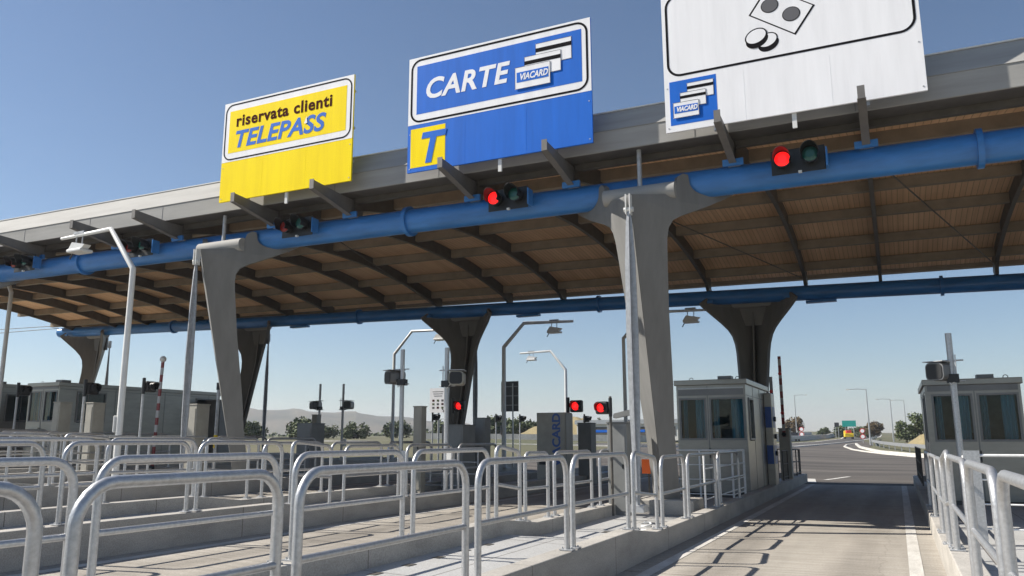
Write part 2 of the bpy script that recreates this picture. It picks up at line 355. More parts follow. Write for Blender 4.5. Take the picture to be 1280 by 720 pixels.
# ------------------------------------------------------------------ hoop railings
ords = ['first', 'second', 'third', 'fourth', 'fifth', 'sixth', 'seventh', 'eighth', 'ninth', 'tenth', 'eleventh']
def hoop(X, y0, y1, z0, z1, h, label, r=.0305, mid=.47, short=False, seg=10):
    t = thing('hoop_railing', label, 'railing', (X, (y0+y1)/2, (z0+z1)/2), 0, 'galvanised hoop railings along the islands')
    yc, zc = (y0+y1)/2, (z0+z1)/2; cr = .19 if not short else .13
    def P(y, z): return (0, y-yc, z-zc)
    def base(y): return lin(z0, z1, (y-y0)/(y1-y0))
    pts = [P(y0, z0)]
    for i in range(7):
        a = math.pi/2*i/6; yy = y0+cr-cr*math.cos(a); pts.append(P(yy, base(yy)+h-cr+cr*math.sin(a)))
    for i in range(7):
        a = math.pi/2*(1-i/6); yy = y1-cr+cr*math.cos(a); pts.append(P(yy, base(yy)+h-cr+cr*math.sin(a)))
    pts.append(P(y1, z1))
    MB().tube(pts, r, seg).build('hoop', 'galv', t)
    MB().tube([P(y0+r*.6, base(y0)+h*mid), P(y1-r*.6, base(y1)+h*mid)], r*.8, seg).build('mid_rail', 'galv', t)
    for y, z in ((y0, z0), (y1, z1)):
        f = MB().box(-.075, .075, y-yc-.055, y-yc+.055, z-zc, z-zc+.012)
        for dx in (-.055, .055): f.tube([(dx, y-yc, z-zc+.01), (dx, y-yc, z-zc+.03)], .011, 6)
        f.build('foot_plate', 'galvdull', t)
    return t
R0R = [(-1.2, .45, 0), (.65, 2.28, 0), (2.46, 3.76, 0), (3.94, 6.03, 0), (6.25, 8.3, 0), (8.48, 10.5, 0), (10.75, 11.9, 1), (12.2, 13.65, 0), (13.92, 16.2, 0), (16.5, 18.8, 0)]
R0L = [(-.5, 1.4, 0), (1.6, 3.88, 0), (4.08, 5.94, 0), (6.19, 8.07, 0), (8.3, 10.25, 0), (10.5, 11.3, 1), (11.5, 12.4, 0), (12.68, 14.5, 0), (14.97, 17.3, 0)]
GEN = [(2.1, 4.2, 0), (4.4, 6.43, 0), (6.7, 8.65, 0), (8.83, 10.6, 0), (10.85, 11.9, 1), (12.3, 14.1, 0), (14.4, 16.3, 0), (16.6, 18.6, 0)]
RR = [(1.2, 2.9, 0), (3.1, 5.05, 0), (5.4, 7.35, 0), (7.7, 9.95, 0), (10.2, 11.4, 1), (11.7, 13.0, 0), (13.3, 15.6, 0), (15.9, 18.2, 0)]
rows = [(1, 1, R0R), (1, -1, R0L), (0, -1, RR)]
for k in range(2, 7):
    rows += [(k, 1, GEN if k > 2 else [(2.2, 4.1, 0)]+GEN[1:]), (k, -1, [(a+.15*(k % 2), b+.15*(k % 2), s) for a, b, s in GEN])]
RED = .08
for k, side, segs in rows:
    X = IC[k]+side*(IH[k]-RED)
    for i, (a, b, s) in enumerate(segs):
        nm = inames[k]
        lab = ('sloping' if s else 'grey')+' hoop railing, '+ords[i]+' from front, '+('right' if side > 0 else 'left')+' edge, '+nm
        far = k > 3
        hoop(X, a, b, itop(k, a, X)+.003, itop(k, b, X)+.003, .97 if b < 11 else 1.02, lab, short=bool(s) or b-a < 1.2, seg=8 if far else 12)

# ------------------------------------------------------------------ canopy
def FZ(x): return -.009*x          # front tube rises slightly to the left
def BZ(x): return -.0235*x
XL, XR = -42.0, 17.0
YF, YBK = 15.75, 29.5
can = thing('canopy', 'long curved toll plaza roof with grey fascia, timber soffit and blue tube beams', 'canopy', (0, 0, 0))
def tubebeam(y, z, zs, r):
    mb = MB(); xs = [XL+i*(XR-XL)/12 for i in range(13)]
    mb.tube([(x, y, z+zs(x)) for x in xs], r, 32)
    return mb.build('tube_beam', 'tube', can)
tf = tubebeam(YF, 6.67, FZ, .285); tb = tubebeam(YBK, 6.60, BZ, .265)
def ring(par, x, y, z, r):
    MB().tube([(x-.05, y, z), (x+.05, y, z)], r, 32).build('flange', 'tube', par)
for x in (1.74, -10.15, -21.6, -33.2, 13.3):
    ring(tf, x, YF, 6.67+FZ(x), .36); ring(tb, x, YBK, 6.60+BZ(x), .335)
for x in (-13.2, -25.0, -2.0): MB().box(x-.5, x+.5, YBK-.12, YBK+.12, 6.24+BZ(x), 6.32+BZ(x)).build('splice_plate', 'tube', tb)
def arc(y, x): return 7.95-.0165*(y-22.6)**2+.012*(-x-8)
def rib_mesh(x, wd):
    ys = [15.5+i*(29.75-15.5)/24 for i in range(25)]
    poly = [(x-wd/2, y, arc(y, x)) for y in ys]+[(x-wd/2, y, arc(y, x)+.40) for y in ys[::-1]]
    mb = MB(); n = len(ys)
    for s in (0, wd): mb.add([(p[0]+s, p[1], p[2]) for p in poly], [(i, i+1, 2*n-2-i, 2*n-1-i) for i in range(n-1)])
    for i in range(n-1):
        for z in (0, .42): mb.add([(x-wd/2, ys[i], arc(ys[i], x)+z), (x+wd/2, ys[i], arc(ys[i], x)+z), (x+wd/2, ys[i+1], arc(ys[i+1], x)+z), (x-wd/2, ys[i+1], arc(ys[i+1], x)+z)], [(0, 1, 2, 3)])
    # seat on the rear tube
    mb.prism([(x-wd/2, 29.05, arc(29, x)), (x-wd/2, 29.85, arc(29.7, x)), (x-wd/2, 29.62, 6.85+BZ(x)), (x-wd/2, 29.35, 6.85+BZ(x))], (wd, 0, 0))
    return mb
ribs = []
for k in range(-3, 8):
    c = -1.27-5.8*k
    for s in (1.2, -1.2):
        x = c+s
        if XL+.3 < x < XR-.3: ribs.append(x)
for x in ribs: rib_mesh(x, .11).build('rib', 'dark', can)
# soffit and roof deck
def vault(name, m, dz, y0, y1, th, x0=XL, x1=XR, ny=26):
    mb = MB(); ys = [y0+i*(y1-y0)/ny for i in range(ny+1)]; vs = []
    for y in ys: vs += [(x0, y, arc(y, x0)+dz), (x1, y, arc(y, x1)+dz), (x0, y, arc(y, x0)+dz+th), (x1, y, arc(y, x1)+dz+th)]
    fs = []
    for i in range(ny):
        a = i*4; b = a+4; fs += [(a, b, b+1, a+1), (a+2, a+3, b+3, b+2), (a, a+2, b+2, b), (a+1, b+1, b+3, a+3)]
    fs += [(0, 1, 3, 2), (ny*4, ny*4+2, ny*4+3, ny*4+1)]
    mb.add(vs, fs); return mb.build(name, m, can)
vault('soffit_boards', 'soffit', .41, 15.87, 30.1, .04)
vault('roof_deck', 'fascia', .46, 15.35, 30.25, .25)
for y in (17.3, 19.75, 22.2, 24.6, 27.0, 28.9):
    mb = MB(); vs = []
    for x in (XL+.05, XR-.05):
        z = arc(y, x)+.12; vs += [(x, y-.09, z), (x, y+.09, z), (x, y+.09, z+.275), (x, y-.09, z+.275)]
    mb.add(vs, [(0, 1, 2, 3), (4, 7, 6, 5), (0, 4, 5, 1), (1, 5, 6, 2), (2, 6, 7, 3), (3, 7, 4, 0)]); mb.build('purlin', 'purlin', can)
# edge beam at the back
mb = MB(); vs = []
for x in (XL, XR):
    z = arc(30.1, x)+.30; vs += [(x, 30.0, z), (x, 30.3, z), (x, 30.3, z+.5), (x, 30.0, z+.5)]
mb.add(vs, [(0, 1, 2, 3), (4, 7, 6, 5), (0, 4, 5, 1), (1, 5, 6, 2), (2, 6, 7, 3), (3, 7, 4, 0)]); mb.build('edge_beam', 'purlin', can)
# thin bracing rods
for x0, x1 in ((-5.9, -2.5), (-14.1, -17.5), (-.1, 3.3)):
    MB().tube([(x0, 17.0, arc(17, x0)-.02), (x1, 29.2, arc(29.2, x1)-.05)], .018, 6).build('bracing_rod', 'dark', can)
# fascia: vertical lower band, upper band leaning back, gutter soffit behind
def fz(x): return -.0045*x
def extr(prof, name, m, th=0):
    mb = MB(); vs = []
    for x in (XL-.1, XR+.1): vs += [(x, y, z+fz(x)) for y, z in prof]
    n = len(prof); mb.add(vs, [(i, (i+1) % n, (i+1) % n+n, i+n) for i in range(n)]+[tuple(range(n))[::-1], tuple(range(n, 2*n))]); return mb.build(name, m, can)
extr([(14.95, 7.40), (14.95, 7.83), (15.0, 7.83), (15.0, 7.40)], 'lower_fascia', 'fascia')
extr([(14.935, 7.834), (15.2, 8.33), (15.26, 8.33), (15.05, 7.834)], 'upper_fascia', 'fascia')
extr([(15.18, 8.334), (15.18, 8.36), (15.6, 8.36), (15.6, 8.334)], 'coping', 'white')
extr([(15.003, 7.40), (15.003, 7.46), (15.86, 7.60), (15.86, 7.44)], 'gutter_panel', 'dark')
extr([(15.55, 7.30), (15.55, 7.43), (15.68, 7.43), (15.68, 7.30)], 'gutter_beam', 'dark')
# seams of the fascia sheets
sm = MB()
x = XL+1.2
while x < XR:
    sm.box(x, x+.012, 14.945, 14.95, 7.41+fz(x), 7.82+fz(x)); x += 2.9
sm.build('fascia_seams', 'steeldark', can)
# brackets reaching forward from the tube under the fascia
for x in ribs:
    z = FZ(x)
    mb = MB().prism([(x-.022, 13.95, 7.46+z*.4), (x-.022, 15.0, 7.385+z*.5), (x-.022, 15.9, 7.38+z*.5), (x-.022, 15.9, 6.9+z), (x-.022, 15.42, 6.9+z), (x-.022, 13.95, 7.24+z*.4)], (.044, 0, 0))
    mb.box(x-.06, x+.06, 13.938, 13.95, 7.235+z*.4, 7.465+z*.4)
    mb.prism([(x-.07, 13.951, 7.235+z*.4), (x-.07, 13.951, 7.247+z*.4), (x-.07, 15.4, 6.912+z), (x-.07, 15.4, 6.9+z)], (.14, 0, 0))
    b = mb.build('bracket', 'bracket', can)
    MB().box(x-.12, x+.12, 15.42, 15.75, 6.88+z, 6.92+z).build('base_plate', 'white' if False else 'galvdull', b)
    MB().box(x-.2, x+.2, 15.38, 15.44, 6.86+z, 6.99+z).build('clamp', 'tube', b)
# cables leaving the left end
cb = tag(MB().tube([(-41.5, 29.0, 7.9), (-60, 29.5, 8.35), (-85, 30, 9.6)], .02, 5).tube([(-41.5, 29.0, 7.75), (-60, 29.5, 8.0), (-85, 30, 9.1)], .02, 5).build('overhead_cable', 'dark'), 'pair of thin dark cables running off the left end of the roof', 'cable')

# ------------------------------------------------------------------ columns
def wing_poly(rear=False):
    L_ = [(0, .25), (.40, .25), (.43, 1.7), (.53, 2.7), (.63, 4.2), (.75, 5.4), (.78, 5.62), (.84, 5.82), (.96, 5.97), (1.18, 6.08), (1.83, 6.33), (2.3, 6.55), (2.5, 6.66), (2.55, 6.76), (2.46, 6.86), (2.26, 6.88)]
    for i in range(1, 10):
        a = math.pi*i/10; L_.append((1.80+.41*math.cos(a), 6.84-.28*math.sin(a)))
    L_ += [(1.38, 6.96), (1.26, 6.98), (1.14, 6.90), (1.06, 6.66), (.96, 6.50), (0, 6.40)]
    L_ = [(sv*.966, (z-1.6)*.966+1.6) for sv, z in L_]
    if rear:
        L_ = [(0, .25), (.55, .25), (.60, 1.7), (.72, 3.4), (.84, 4.6), (.90, 4.9), (1.02, 5.2), (1.2, 5.42), (1.5, 5.66), (2.0, 6.0), (2.36, 6.26), (2.42, 6.36), (2.30, 6.44)]
        for i in range(0, 11):
            a = math.pi*i/10; L_.append((1.74+.40*math.cos(a), 6.56-.22*math.sin(a)))
        L_ += [(1.2, 6.62), (1.0, 6.55), (.9, 6.4), (0, 6.30)]
    return L_
def column(x0, mirror, label):
    t = thing('support_column', label, 'column', (x0, 22.55, 0), math.pi if mirror else 0, 'V shaped columns holding the roof')
    dzt = (BZ(x0)-.0 if mirror else FZ(x0)); g = GX(x0)
    for s in (1, -1):
        def P(sv, z, off):
            k = (z-.25)/(6.2-.25); zz = z+(dzt*max(0, min(1, k)))
            y = 14.45+(6.04-z)*.30 - 22.55 if z < 6.04 else 14.45-22.55
            return Vector((s*(.707*sv-.707*off*0)+(-s*.0), y+.707*sv+off, zz))
        pl = wing_poly(mirror); n = len(pl)
        a = [P(sv, z, 0) for sv, z in pl]; b = [P(sv, z, 0)+Vector((-s*.085, .085, 0))*(.0 if False else 1) for sv, z in pl]
        # keep both sheets on their own side of the centre line
        b = [Vector((max(v.x, .003) if s > 0 else min(v.x, -.003), v.y, v.z)) for v in b]
        a = [Vector((max(v.x, .003) if s > 0 else min(v.x, -.003), v.y, v.z)) for v in a]
        tri = tessellate_polygon([[Vector((sv, z, 0)) for sv, z in pl]])
        me = D.meshes.new('wing'); me.from_pydata([tuple(v) for v in a+b], [], [tuple(q) for q in tri]+[tuple(i+n for i in q)[::-1] for q in tri]+[(i, i+n, (i+1) % n+n, (i+1) % n) for i in range(n)])
        bm = bmesh.new(); bm.from_mesh(me); bmesh.ops.recalc_face_normals(bm, faces=bm.faces); bm.to_mesh(me); bm.free(); me.materials.append(M['colpaint'])
        o = D.objects.new('wing', me); COL.objects.link(o); o.parent = t
        # steel rim running down the outer edge of the sheet
    yb = 14.45-22.55
    # rolled ledge between the wings, stiffening web, base and strut
    MB().tube([(-.74, yb+.70, 6.43+dzt), (.74, yb+.70, 6.43+dzt)], .17, 28).build('head_roll', 'fascia', t)
    if mirror: MB().box(-.62, .62, yb+.50, yb+.58, 5.6+dzt, 6.42+dzt).build('head_plate', 'colpaint', t)
    if not mirror: MB().tube([(0, yb+.75, 6.6+dzt), (0, yb+.75, 7.44)], .05, 10).build('drain_pipe', 'galvdull', t)
    MB().prism([(-.03, yb+.12, 6.1+dzt), (-.03, yb+.6, 6.1+dzt), (-.03, yb+.75, 5.2), (-.03, yb+2.0, .3), (-.03, yb+1.85, .3)], (.06, 0, 0)).build('web', 'colpaint', t)
    for sx in (-1, 1): MB().box(sx*1.33-.1, sx*1.33+.1, yb+1.60, yb+1.66, 6.36+dzt, 6.46+dzt).build('saddle_bolt_plate', 'tube', t)
    box('base_block', 'kerb', t, -.62, .62, yb+1.55, yb+2.5, .1+g, .40+g, bevel=.03)
    st = MB(); ys = yb-.10
    zz = [.4+g, .7+g, 2.2, 3.6, 4.9, 5.7, 5.86+dzt]; ww = [.04, .055, .10, .115, .10, .06, .03]
    for dx, dy in ((1, 0), (0, 1)):
        vs = []
        for z, w_ in zip(zz, ww):
            hx = w_ if dx else .014; hy = w_ if dy else .014
            vs += [(-hx, ys-hy, z), (hx, ys-hy, z), (hx, ys+hy, z), (-hx, ys+hy, z)]
        k_ = len(zz); st.add(vs, [(i*4+j, i*4+(j+1) % 4, (i+1)*4+(j+1) % 4, (i+1)*4+j) for i in range(k_-1) for j in range(4)]+[(0, 3, 2, 1), ((k_-1)*4, (k_-1)*4+1, (k_-1)*4+2, (k_-1)*4+3)])
    s_ = st.build('strut', 'galvdull', t)
    MB().tube([(-.09, ys, 5.9+dzt), (.09, ys, 5.9+dzt)], .05, 12).box(-.05, -.03, ys-.07, ys+.07, 5.8+dzt, 6.2+dzt).box(.03, .05, ys-.07, ys+.07, 5.8+dzt, 6.2+dzt).build('pin', 'white', s_)
    box('foot_plate', 'galvdull', s_, -.15, .15, ys-.15, ys+.15, .3+g, .42+g)
    return t
cx = [6.95, -4.3, -15.55, -26.8, -38.05]
cr_ = [7.1, -4.42, -16.3, -28.0, -39.5]
cn = ['beyond the right side of the open lane', 'beside the open lane', 'second from the open lane', 'third from the open lane', 'at the far left end']
for x, xr_, nme in zip(cx, cr_, cn):
    column(x, False, 'grey V shaped front roof column '+nme)
    column(xr_, True, 'dark V shaped rear roof column '+nme)

# ------------------------------------------------------------------ hanging lane signs
def text(body, size, m, parent, x, y, z, bold=.0, shear=0, name='lettering', sx=1, align='LEFT', rz=0, space=1.0, rot=None):
    cu = D.curves.new(name, 'FONT'); cu.body = body; cu.size = size; cu.offset = bold; cu.shear = shear; cu.extrude = .002; cu.align_x = align; cu.space_character = space; cu.resolution_u = 4
    o = D.objects.new(name, cu); COL.objects.link(o); C.view_layer.update()
    me = D.meshes.new_from_object(o.evaluated_get(C.evaluated_depsgraph_get())); D.objects.remove(o); D.curves.remove(cu)
    me.materials.clear(); me.materials.append(M[m])
    o = D.objects.new(name, me); COL.objects.link(o); o.parent = parent
    o.location = (x, y, z); o.rotation_euler = rot or (R(90), 0, rz); o.scale = (sx, 1, 1)
    return o
def rrect(x0, x1, z0, z1, r, n=7):
    p = []
    for cx_, cz_, a0 in ((x1-r, z1-r, 0), (x0+r, z1-r, 90), (x0+r, z0+r, 180), (x1-r, z0+r, 270)):
        for i in range(n+1):
            a = R(a0+90*i/n); p.append((cx_+r*math.cos(a), cz_+r*math.sin(a)))
    return p
def frame_line(name, m, par, x0, x1, z0, z1, r, wd, y, yd=.004):
    a = rrect(x0, x1, z0, z1, r); b = rrect(x0+wd, x1-wd, z0+wd, z1-wd, max(.01, r-wd)); n = len(a)
    mb = MB(); vs = [(p[0], y, p[1]) for p in a]+[(p[0], y, p[1]) for p in b]+[(p[0], y-yd, p[1]) for p in a]+[(p[0], y-yd, p[1]) for p in b]
    fs = []
    for i in range(n):
        j = (i+1) % n
        fs += [(2*n+i, 2*n+j, 3*n+j, 3*n+i), (i, n+i, n+j, j), (i, j, 2*n+j, 2*n+i), (n+i, 3*n+i, 3*n+j, n+j)]
    mb.add(vs, fs); return mb.build(name, m, par)
def plate(name, m, par, x0, x1, z0, z1, y, yd=.003): return box(name, m, par, x0, x1, y-yd, y, z0, z1)
def card(par, x0, x1, z0, z1, y, style):
    """payment card; tilt comes only from perspective"""
    c = plate('card', 'swhite', par, x0, x1, z0, z1, y, .004)
    frame_line('card_outline', 'sgrey', c, x0, x1, z0, z1, .02, .008, y-.004, .002)
    if style == 'stripe': plate('magnetic_stripe', 'sblack', c, x0, x1, z1-(z1-z0)*.40, z1-(z1-z0)*.22, y-.0045, .003)
    else:
        h_ = z1-z0; plate('blue_band', 'sblue', c, x0+.05*(x1-x0), x1-.05*(x1-x0), z0+h_*.30, z0+h_*.76, y-.0045, .003)
        text('VIACARD', h_*.40, 'swhite', c, x0+.13*(x1-x0), y-.009, z0+h_*.40, .006, .25, 'card_lettering', sx=(x1-x0)*.78/(h_*.40*4.15))
    return c
YS = 14.55
def sign_base(label, x0, x1, z0, z1, m):
    t = thing('lane_sign', label, 'sign', ((x0+x1)/2, YS, z0))
    W = (x1-x0)/2; H_ = z1-z0
    box('panel', m, t, -W, W, -.0, .045, 0, H_)
    for x in (-W*.58, W*.58):
        box('back_post', 'galvdull', t, x-.04, x+.04, .046, .13, -.08, H_-.1)
    for z in (.5, H_*.5, H_-.4): box('back_rail', 'galvdull', t, -W+.05, W-.05, .131, .17, z, z+.06)
    for x in (-W/3, W/3): box('sheet_seam', m, t, x-.006, x+.006, -.0015, .0, .01, 1.0)
    for x in (-W+.06, W-.06):
        for z in (.08, .9): MB().tube([(x, .0, z), (x, -.006, z)], .014, 8).build('rivet', 'galvdull', t)
    box('hanger', 'white', t, .05, .13, .05, .09, -.28, 0)
    return t, W, H_
# yellow reserved-lane sign
t, W, H_ = sign_base('yellow sign reading riservata clienti TELEPASS in brown and blue letters', -15.13, -11.03, 7.56, 10.22, 'yellow')
f = plate('white_field', 'swhite', t, -W+.002, W-.002, 1.05, H_-.002, 0)
frame_line('black_border', 'sblack', t, -W+.05, W-.05, 1.09, H_-.05, .24, .035, -.003)
plate('inner_field', 'yellow', t, -W+.2, W-.2, 1.28, H_-.24, -.003)
text('riservata clienti', .43, 'sbrown', t, -W+.42, -.009, 1.98, .012, 0, sx=1.02, space=1.1)
text('TELEPASS', .62, 'sblue', t, -W+.36, -.0085, 1.41, .016, .22, sx=1.08, space=1.03)
MB().prism([(.60, -.0165, 1.66), (.70, -.0165, 1.66), (.67, -.0165, 1.84)], (0, -.003, 0)).build('letter_mark', 'swhite', t)
# blue cards sign
t, W, H_ = sign_base('blue sign reading CARTE with three payment cards and a yellow T square', -9.48, -5.06, 7.50, 10.25, 'sblue')
plate('white_field', 'swhite', t, -W+.002, W-.002, 1.12, H_-.002, 0)
frame_line('black_border', 'sblack', t, -W+.06, W-.06, 1.16, H_-.05, .26, .045, -.003)
plate('inner_field', 'sblue', t, -W+.22, W-.2, 1.36, H_-.22, -.003)
text('CARTE', .66, 'swhite', t, -W+.42, -.009, 1.70, .018, .2, sx=.98, space=1.06)
card(t, W-1.24, W-.42, 1.92, 2.42, -.006, 'stripe'); card(t, W-1.50, W-.66, 1.70, 2.17, -.013, 'stripe'); card(t, W-1.72, W-.90, 1.46, 1.96, -.022, 'logo')
plate('yellow_square', 'yellow', t, -W+.08, -W+.98, .10, 1.02, 0)
text('T', .98, 'sblue', t, -W+.26, -.008, .20, .03, .22)
# white cash sign
t, W, H_ = sign_base('large white sign with banknote and coins above a small blue cards square', -3.56, .96, 7.43, 10.35, 'swhite')
frame_line('black_border', 'sblack', t, -W+.07, W-.06, 1.12, H_-.06, .27, .045, 0)
def flat(name, m, par, pts, y, yd=.003):
    return MB().prism([(x, y, z) for x, z in pts], (0, -yd, 0)).build(name, m, par)
def ell(cx_, cz_, a, b, rot=0, n=28):
    return [(cx_+a*math.cos(q)*math.cos(rot)-b*math.sin(q)*math.sin(rot), cz_+a*math.cos(q)*math.sin(rot)+b*math.sin(q)*math.cos(rot)) for q in [2*math.pi*i/n for i in range(n)]]
nc = [(-.59, 2.07), (.22, 1.49), (.59, 2.0), (-.22, 2.58)]
note = flat('banknote', 'sblack', t, nc, 0)
cxm = sum(p[0] for p in nc)/4; czm = sum(p[1] for p in nc)/4
flat('banknote_face', 'swhite', note, [(cxm+(p[0]-cxm)*.93, czm+(p[1]-czm)*.93) for p in nc], -.0035)
for ex, ez in ((-.20, 2.18), (.17, 1.92)):
    flat('banknote_disc_rim', 'sblack', note, ell(ex, ez, .16, .145), -.007); flat('banknote_disc', 'sgrey', note, ell(ex, ez, .145, .13), -.0105)
def coin(x, z, s):
    a = ell(x, z, .21*s, .155*s, .35); lo = ell(x+.015, z-.075, .21*s, .155*s, .35)
    c = flat('coin', 'sblack', t, lo, 0 if s < 1 else -.005); flat('coin_edge', 'sblack', c, a, (0 if s < 1 else -.005)-.0005); flat('coin_face', 'swhite', c, ell(x, z, .185*s, .13*s, .35), (0 if s < 1 else -.005)-.0035-.0005)
coin(-.28, 1.50, .92); coin(-.48, 1.62, 1.0)
plate('blue_square', 'sblue', t, -W+.10, -W+1.0, .13, 1.03, 0)
card(t, -W+.44, -W+.95, .62, .95, -.004, 'stripe'); card(t, -W+.30, -W+.80, .46, .77, -.011, 'stripe'); card(t, -W+.16, -W+.66, .26, .58, -.019, 'logo')

# ------------------------------------------------------------------ signals on the front tube
def lens_head(par, x, z, lens, r=.15, depth=.3, lit=False, y=0, rz=None):
    """round signal chamber facing -Y with a hooded visor"""
    hd = MB(); n = 20
    hd.tube([(x, y+.16, z), (x, y, z)], [r*.86, r*1.08], n)
    o = hd.build('lamp_housing', 'black', par)
    MB().tube([(x, y-.004, z), (x, y-.018, z), (x, y-.03, z)], [r*.93, r*.86, r*.5], n).build('lens', lens, o)
    v = MB(); vs = []; k = 16
    for i in range(k+1):
        a = R(-35+250*i/k); d = depth*(.55+.45*max(0, math.sin(a)))
        for rr, yy in ((r*1.08, y), (r*1.08, y-d), (r*1.02, y-d), (r*1.02, y)):
            vs.append((x+rr*math.cos(a), yy, z+rr*math.sin(a)))
    fs = [(i*4+j, i*4+(j+1) % 4, (i+1)*4+(j+1) % 4, (i+1)*4+j) for i in range(k) for j in range(4)]
    v.add(vs, fs, False); v.build('visor', 'black', o)
    return o
for i, (x, lab, l1, l2) in enumerate([(-1.27, 'signal pair on the blue tube with bright red lamp, over the open lane', 'red', 'signal_green'),
        (-7.28, 'signal pair on the blue tube with red lamp, below the blue CARTE sign', 'red', 'signal_green'),
        (-13.1, 'unlit signal pair on the blue tube below the yellow sign', 'signal_redoff', 'signal_green'),
        (-18.6, 'unlit black signal pair on the blue tube left of the yellow sign', 'signal_redoff', 'signal_green'),
        (-23.6, 'unlit black signal pair on the blue tube at the left edge', 'signal_redoff', 'signal_green')]):
    z = 6.72+FZ(x); t = thing('lane_signal', lab, 'traffic light', (x, 15.0, z), 0, 'paired signals on the front tube')
    box('back_plate', 'black', t, -.46, .50, .165, .185, -.25, .23, bevel=.03)
    lens_head(t, -.24, 0, l1); lens_head(t, .25, .03, l2)
    box('mounting_bracket', 'tube', t, -.45, .50, .19, .34, -.06, .05); box('side_clamp', 'tube', t, .51, .54, .10, .34, -.2, .16)
    box('connector', 'white', t, .02, .08, .10, .16, -.27, -.23)

# ------------------------------------------------------------------ booths
def booth(x0, x1, y0, y1, z0, h, label, wins, sidewins=(), pay=None):
    W = x1-x0; L_ = y1-y0
    t = thing('toll_booth', label, 'toll booth', ((x0+x1)/2, y0, z0)); hx = W/2
    th = .06
    # front wall pieces around the windows
    zs0, zs1 = 1.40, 2.50
    f = MB(); xs = [-hx]+[v for w_ in wins for v in w_]+[hx]
    f.box(-hx, hx, 0, th, .08, zs0); f.box(-hx, hx, 0, th, zs1, h-.1)
    for i in range(0, len(xs), 2): f.box(xs[i], xs[i+1], 0, th, zs0, zs1)
    f.build('front_wall', 'steel', t)
    for sgn, nm in ((-1, 'left'), (1, 'right')):
        s = MB(); xa, xb = (hx-th, hx) if sgn > 0 else (-hx, -hx+th)
        sw = [w_ for w_ in sidewins if w_[2] == sgn]
        ys = [th+.001]+[v for w_ in sw for v in w_[:2]]+[L_]
        s.box(xa, xb, th+.001, L_, .08, zs0-.02); s.box(xa, xb, th+.001, L_, zs1, h-.1)
        for i in range(0, len(ys), 2): s.box(xa, xb, ys[i], ys[i+1], zs0-.02, zs1)
        s.build('side_wall', 'steel', t)
        for a, b, _ in sw:
            fr = MB(); xm = hx+.008 if sgn > 0 else -hx-.008
            fr.box(xm-.02, xm+.02, a, a+.05, zs0, zs1).box(xm-.02, xm+.02, b-.05, b, zs0, zs1).box(xm-.02, xm+.02, a+.05, b-.05, zs0, zs0+.05).box(xm-.02, xm+.02, a+.05, b-.05, zs1-.05, zs1)
            w_ = fr.build('window', 'steeldark', t); xg = xm-.03*sgn; MB().add([(xg, a+.05, zs0+.05), (xg, b-.05, zs0+.05), (xg, b-.05, zs1-.05), (xg, a+.05, zs1-.05)], [(0, 1, 2, 3) if sgn > 0 else (0, 3, 2, 1)]).build2('pane', 'glass', w_)
    box('back_wall', 'steel', t, -hx+th+.001, hx-th-.001, L_-th, L_-.001, .08, h-.1)
    sj = MB()
    for q in range(1, int(L_/1.15)+1):
        for sgn in (-1, 1):
            xm = hx if sgn > 0 else -hx; sj.box(min(xm, xm+.006*sgn), max(xm, xm+.006*sgn), q*1.15-.012, q*1.15+.012, .1, h-.12)
    for sgn in (-1, 1):
        xm = hx if sgn > 0 else -hx; sj.box(min(xm, xm+.007*sgn), max(xm, xm+.007*sgn), .05, L_-.02, 2.54, 2.56)
    sj.build('panel_joints', 'steeldark', t)
    MB().tube([(wins[0][1]+.05, -.05, .95), (wins[0][1]+.05, -.05, 1.2)], .012, 6).box(wins[0][1]+.04, wins[0][1]+.06, -.05, -.001, .96, .98).box(wins[0][1]+.04, wins[0][1]+.06, -.05, -.001, 1.17, 1.19).build('door_handle', 'black', t)
    box('plinth', 'dark', t, -hx+.04, hx-.04, .04, L_-.04, -.15, .08)
    for a, b in wins:
        fr = MB().box(a, a+.05, -.012, .05, zs0, zs1).box(b-.05, b, -.012, .05, zs0, zs1).box(a+.05, b-.05, -.012, .05, zs0, zs0+.05).box(a+.05, b-.05, -.012, .05, zs1-.05, zs1)
        w_ = fr.build('window', 'steeldark', t); MB().add([(a+.05, .02, zs0+.05), (b-.05, .02, zs0+.05), (b-.05, .02, zs1-.05), (a+.05, .02, zs1-.05)], [(0, 1, 2, 3)]).build2('pane', 'glass', w_)
        # pleated curtain behind part of the window
        for ca, cb in (((a+.08), a+.08+(b-a)*.16), (b-.1-(b-a)*.30, b-.08)):
            n = max(6, int((cb-ca)/.05)); vs = []
            for i in range(n+1):
                xx = lin(ca, cb, i/n); yy = .16+(.025 if i % 2 else -.025); vs += [(xx, yy, zs0-.1), (xx, yy, zs1+.05)]
            vs += [(p[0], p[1]+.006, p[2]) for p in vs]; m_ = 2*(n+1)
            fs = [(2*i, 2*i+2, 2*i+3, 2*i+1) for i in range(n)]+[(m_+2*i, m_+2*i+1, m_+2*i+3, m_+2*i+2) for i in range(n)]
            MB().add(vs, fs).build('curtain', 'curtain', t)
    box('counter', 'interior', t, -hx+.1, hx-.1, .25, .8, .95, 1.0)
    box('monitor', 'black', t, -.3, .1, .5, .55, 1.3, 1.6)
    box('interior_partition', 'interior', t, -hx+.1, hx-.1, min(1.9, L_-.4), min(1.9, L_-.4)+.04, .1, h-.25)
    # panel joints, header trim, roof with rim and lifting eyes
    j = MB(); 
    for xx in ([(wins[i][1]+wins[i+1][0])/2 for i in range(len(wins)-1)] or [0]): j.box(xx-.012, xx+.012, -.008, -.001, .1, h-.12)
    j.build('door_joint', 'steeldark', t)
    box('header_trim', 'steeldark', t, -hx+.05, hx-.05, -.014, -.001, 2.56, 2.72); box('light_trim', 'galv', t, -hx+.05, hx-.05, -.02, -.001, 2.735, 2.76)
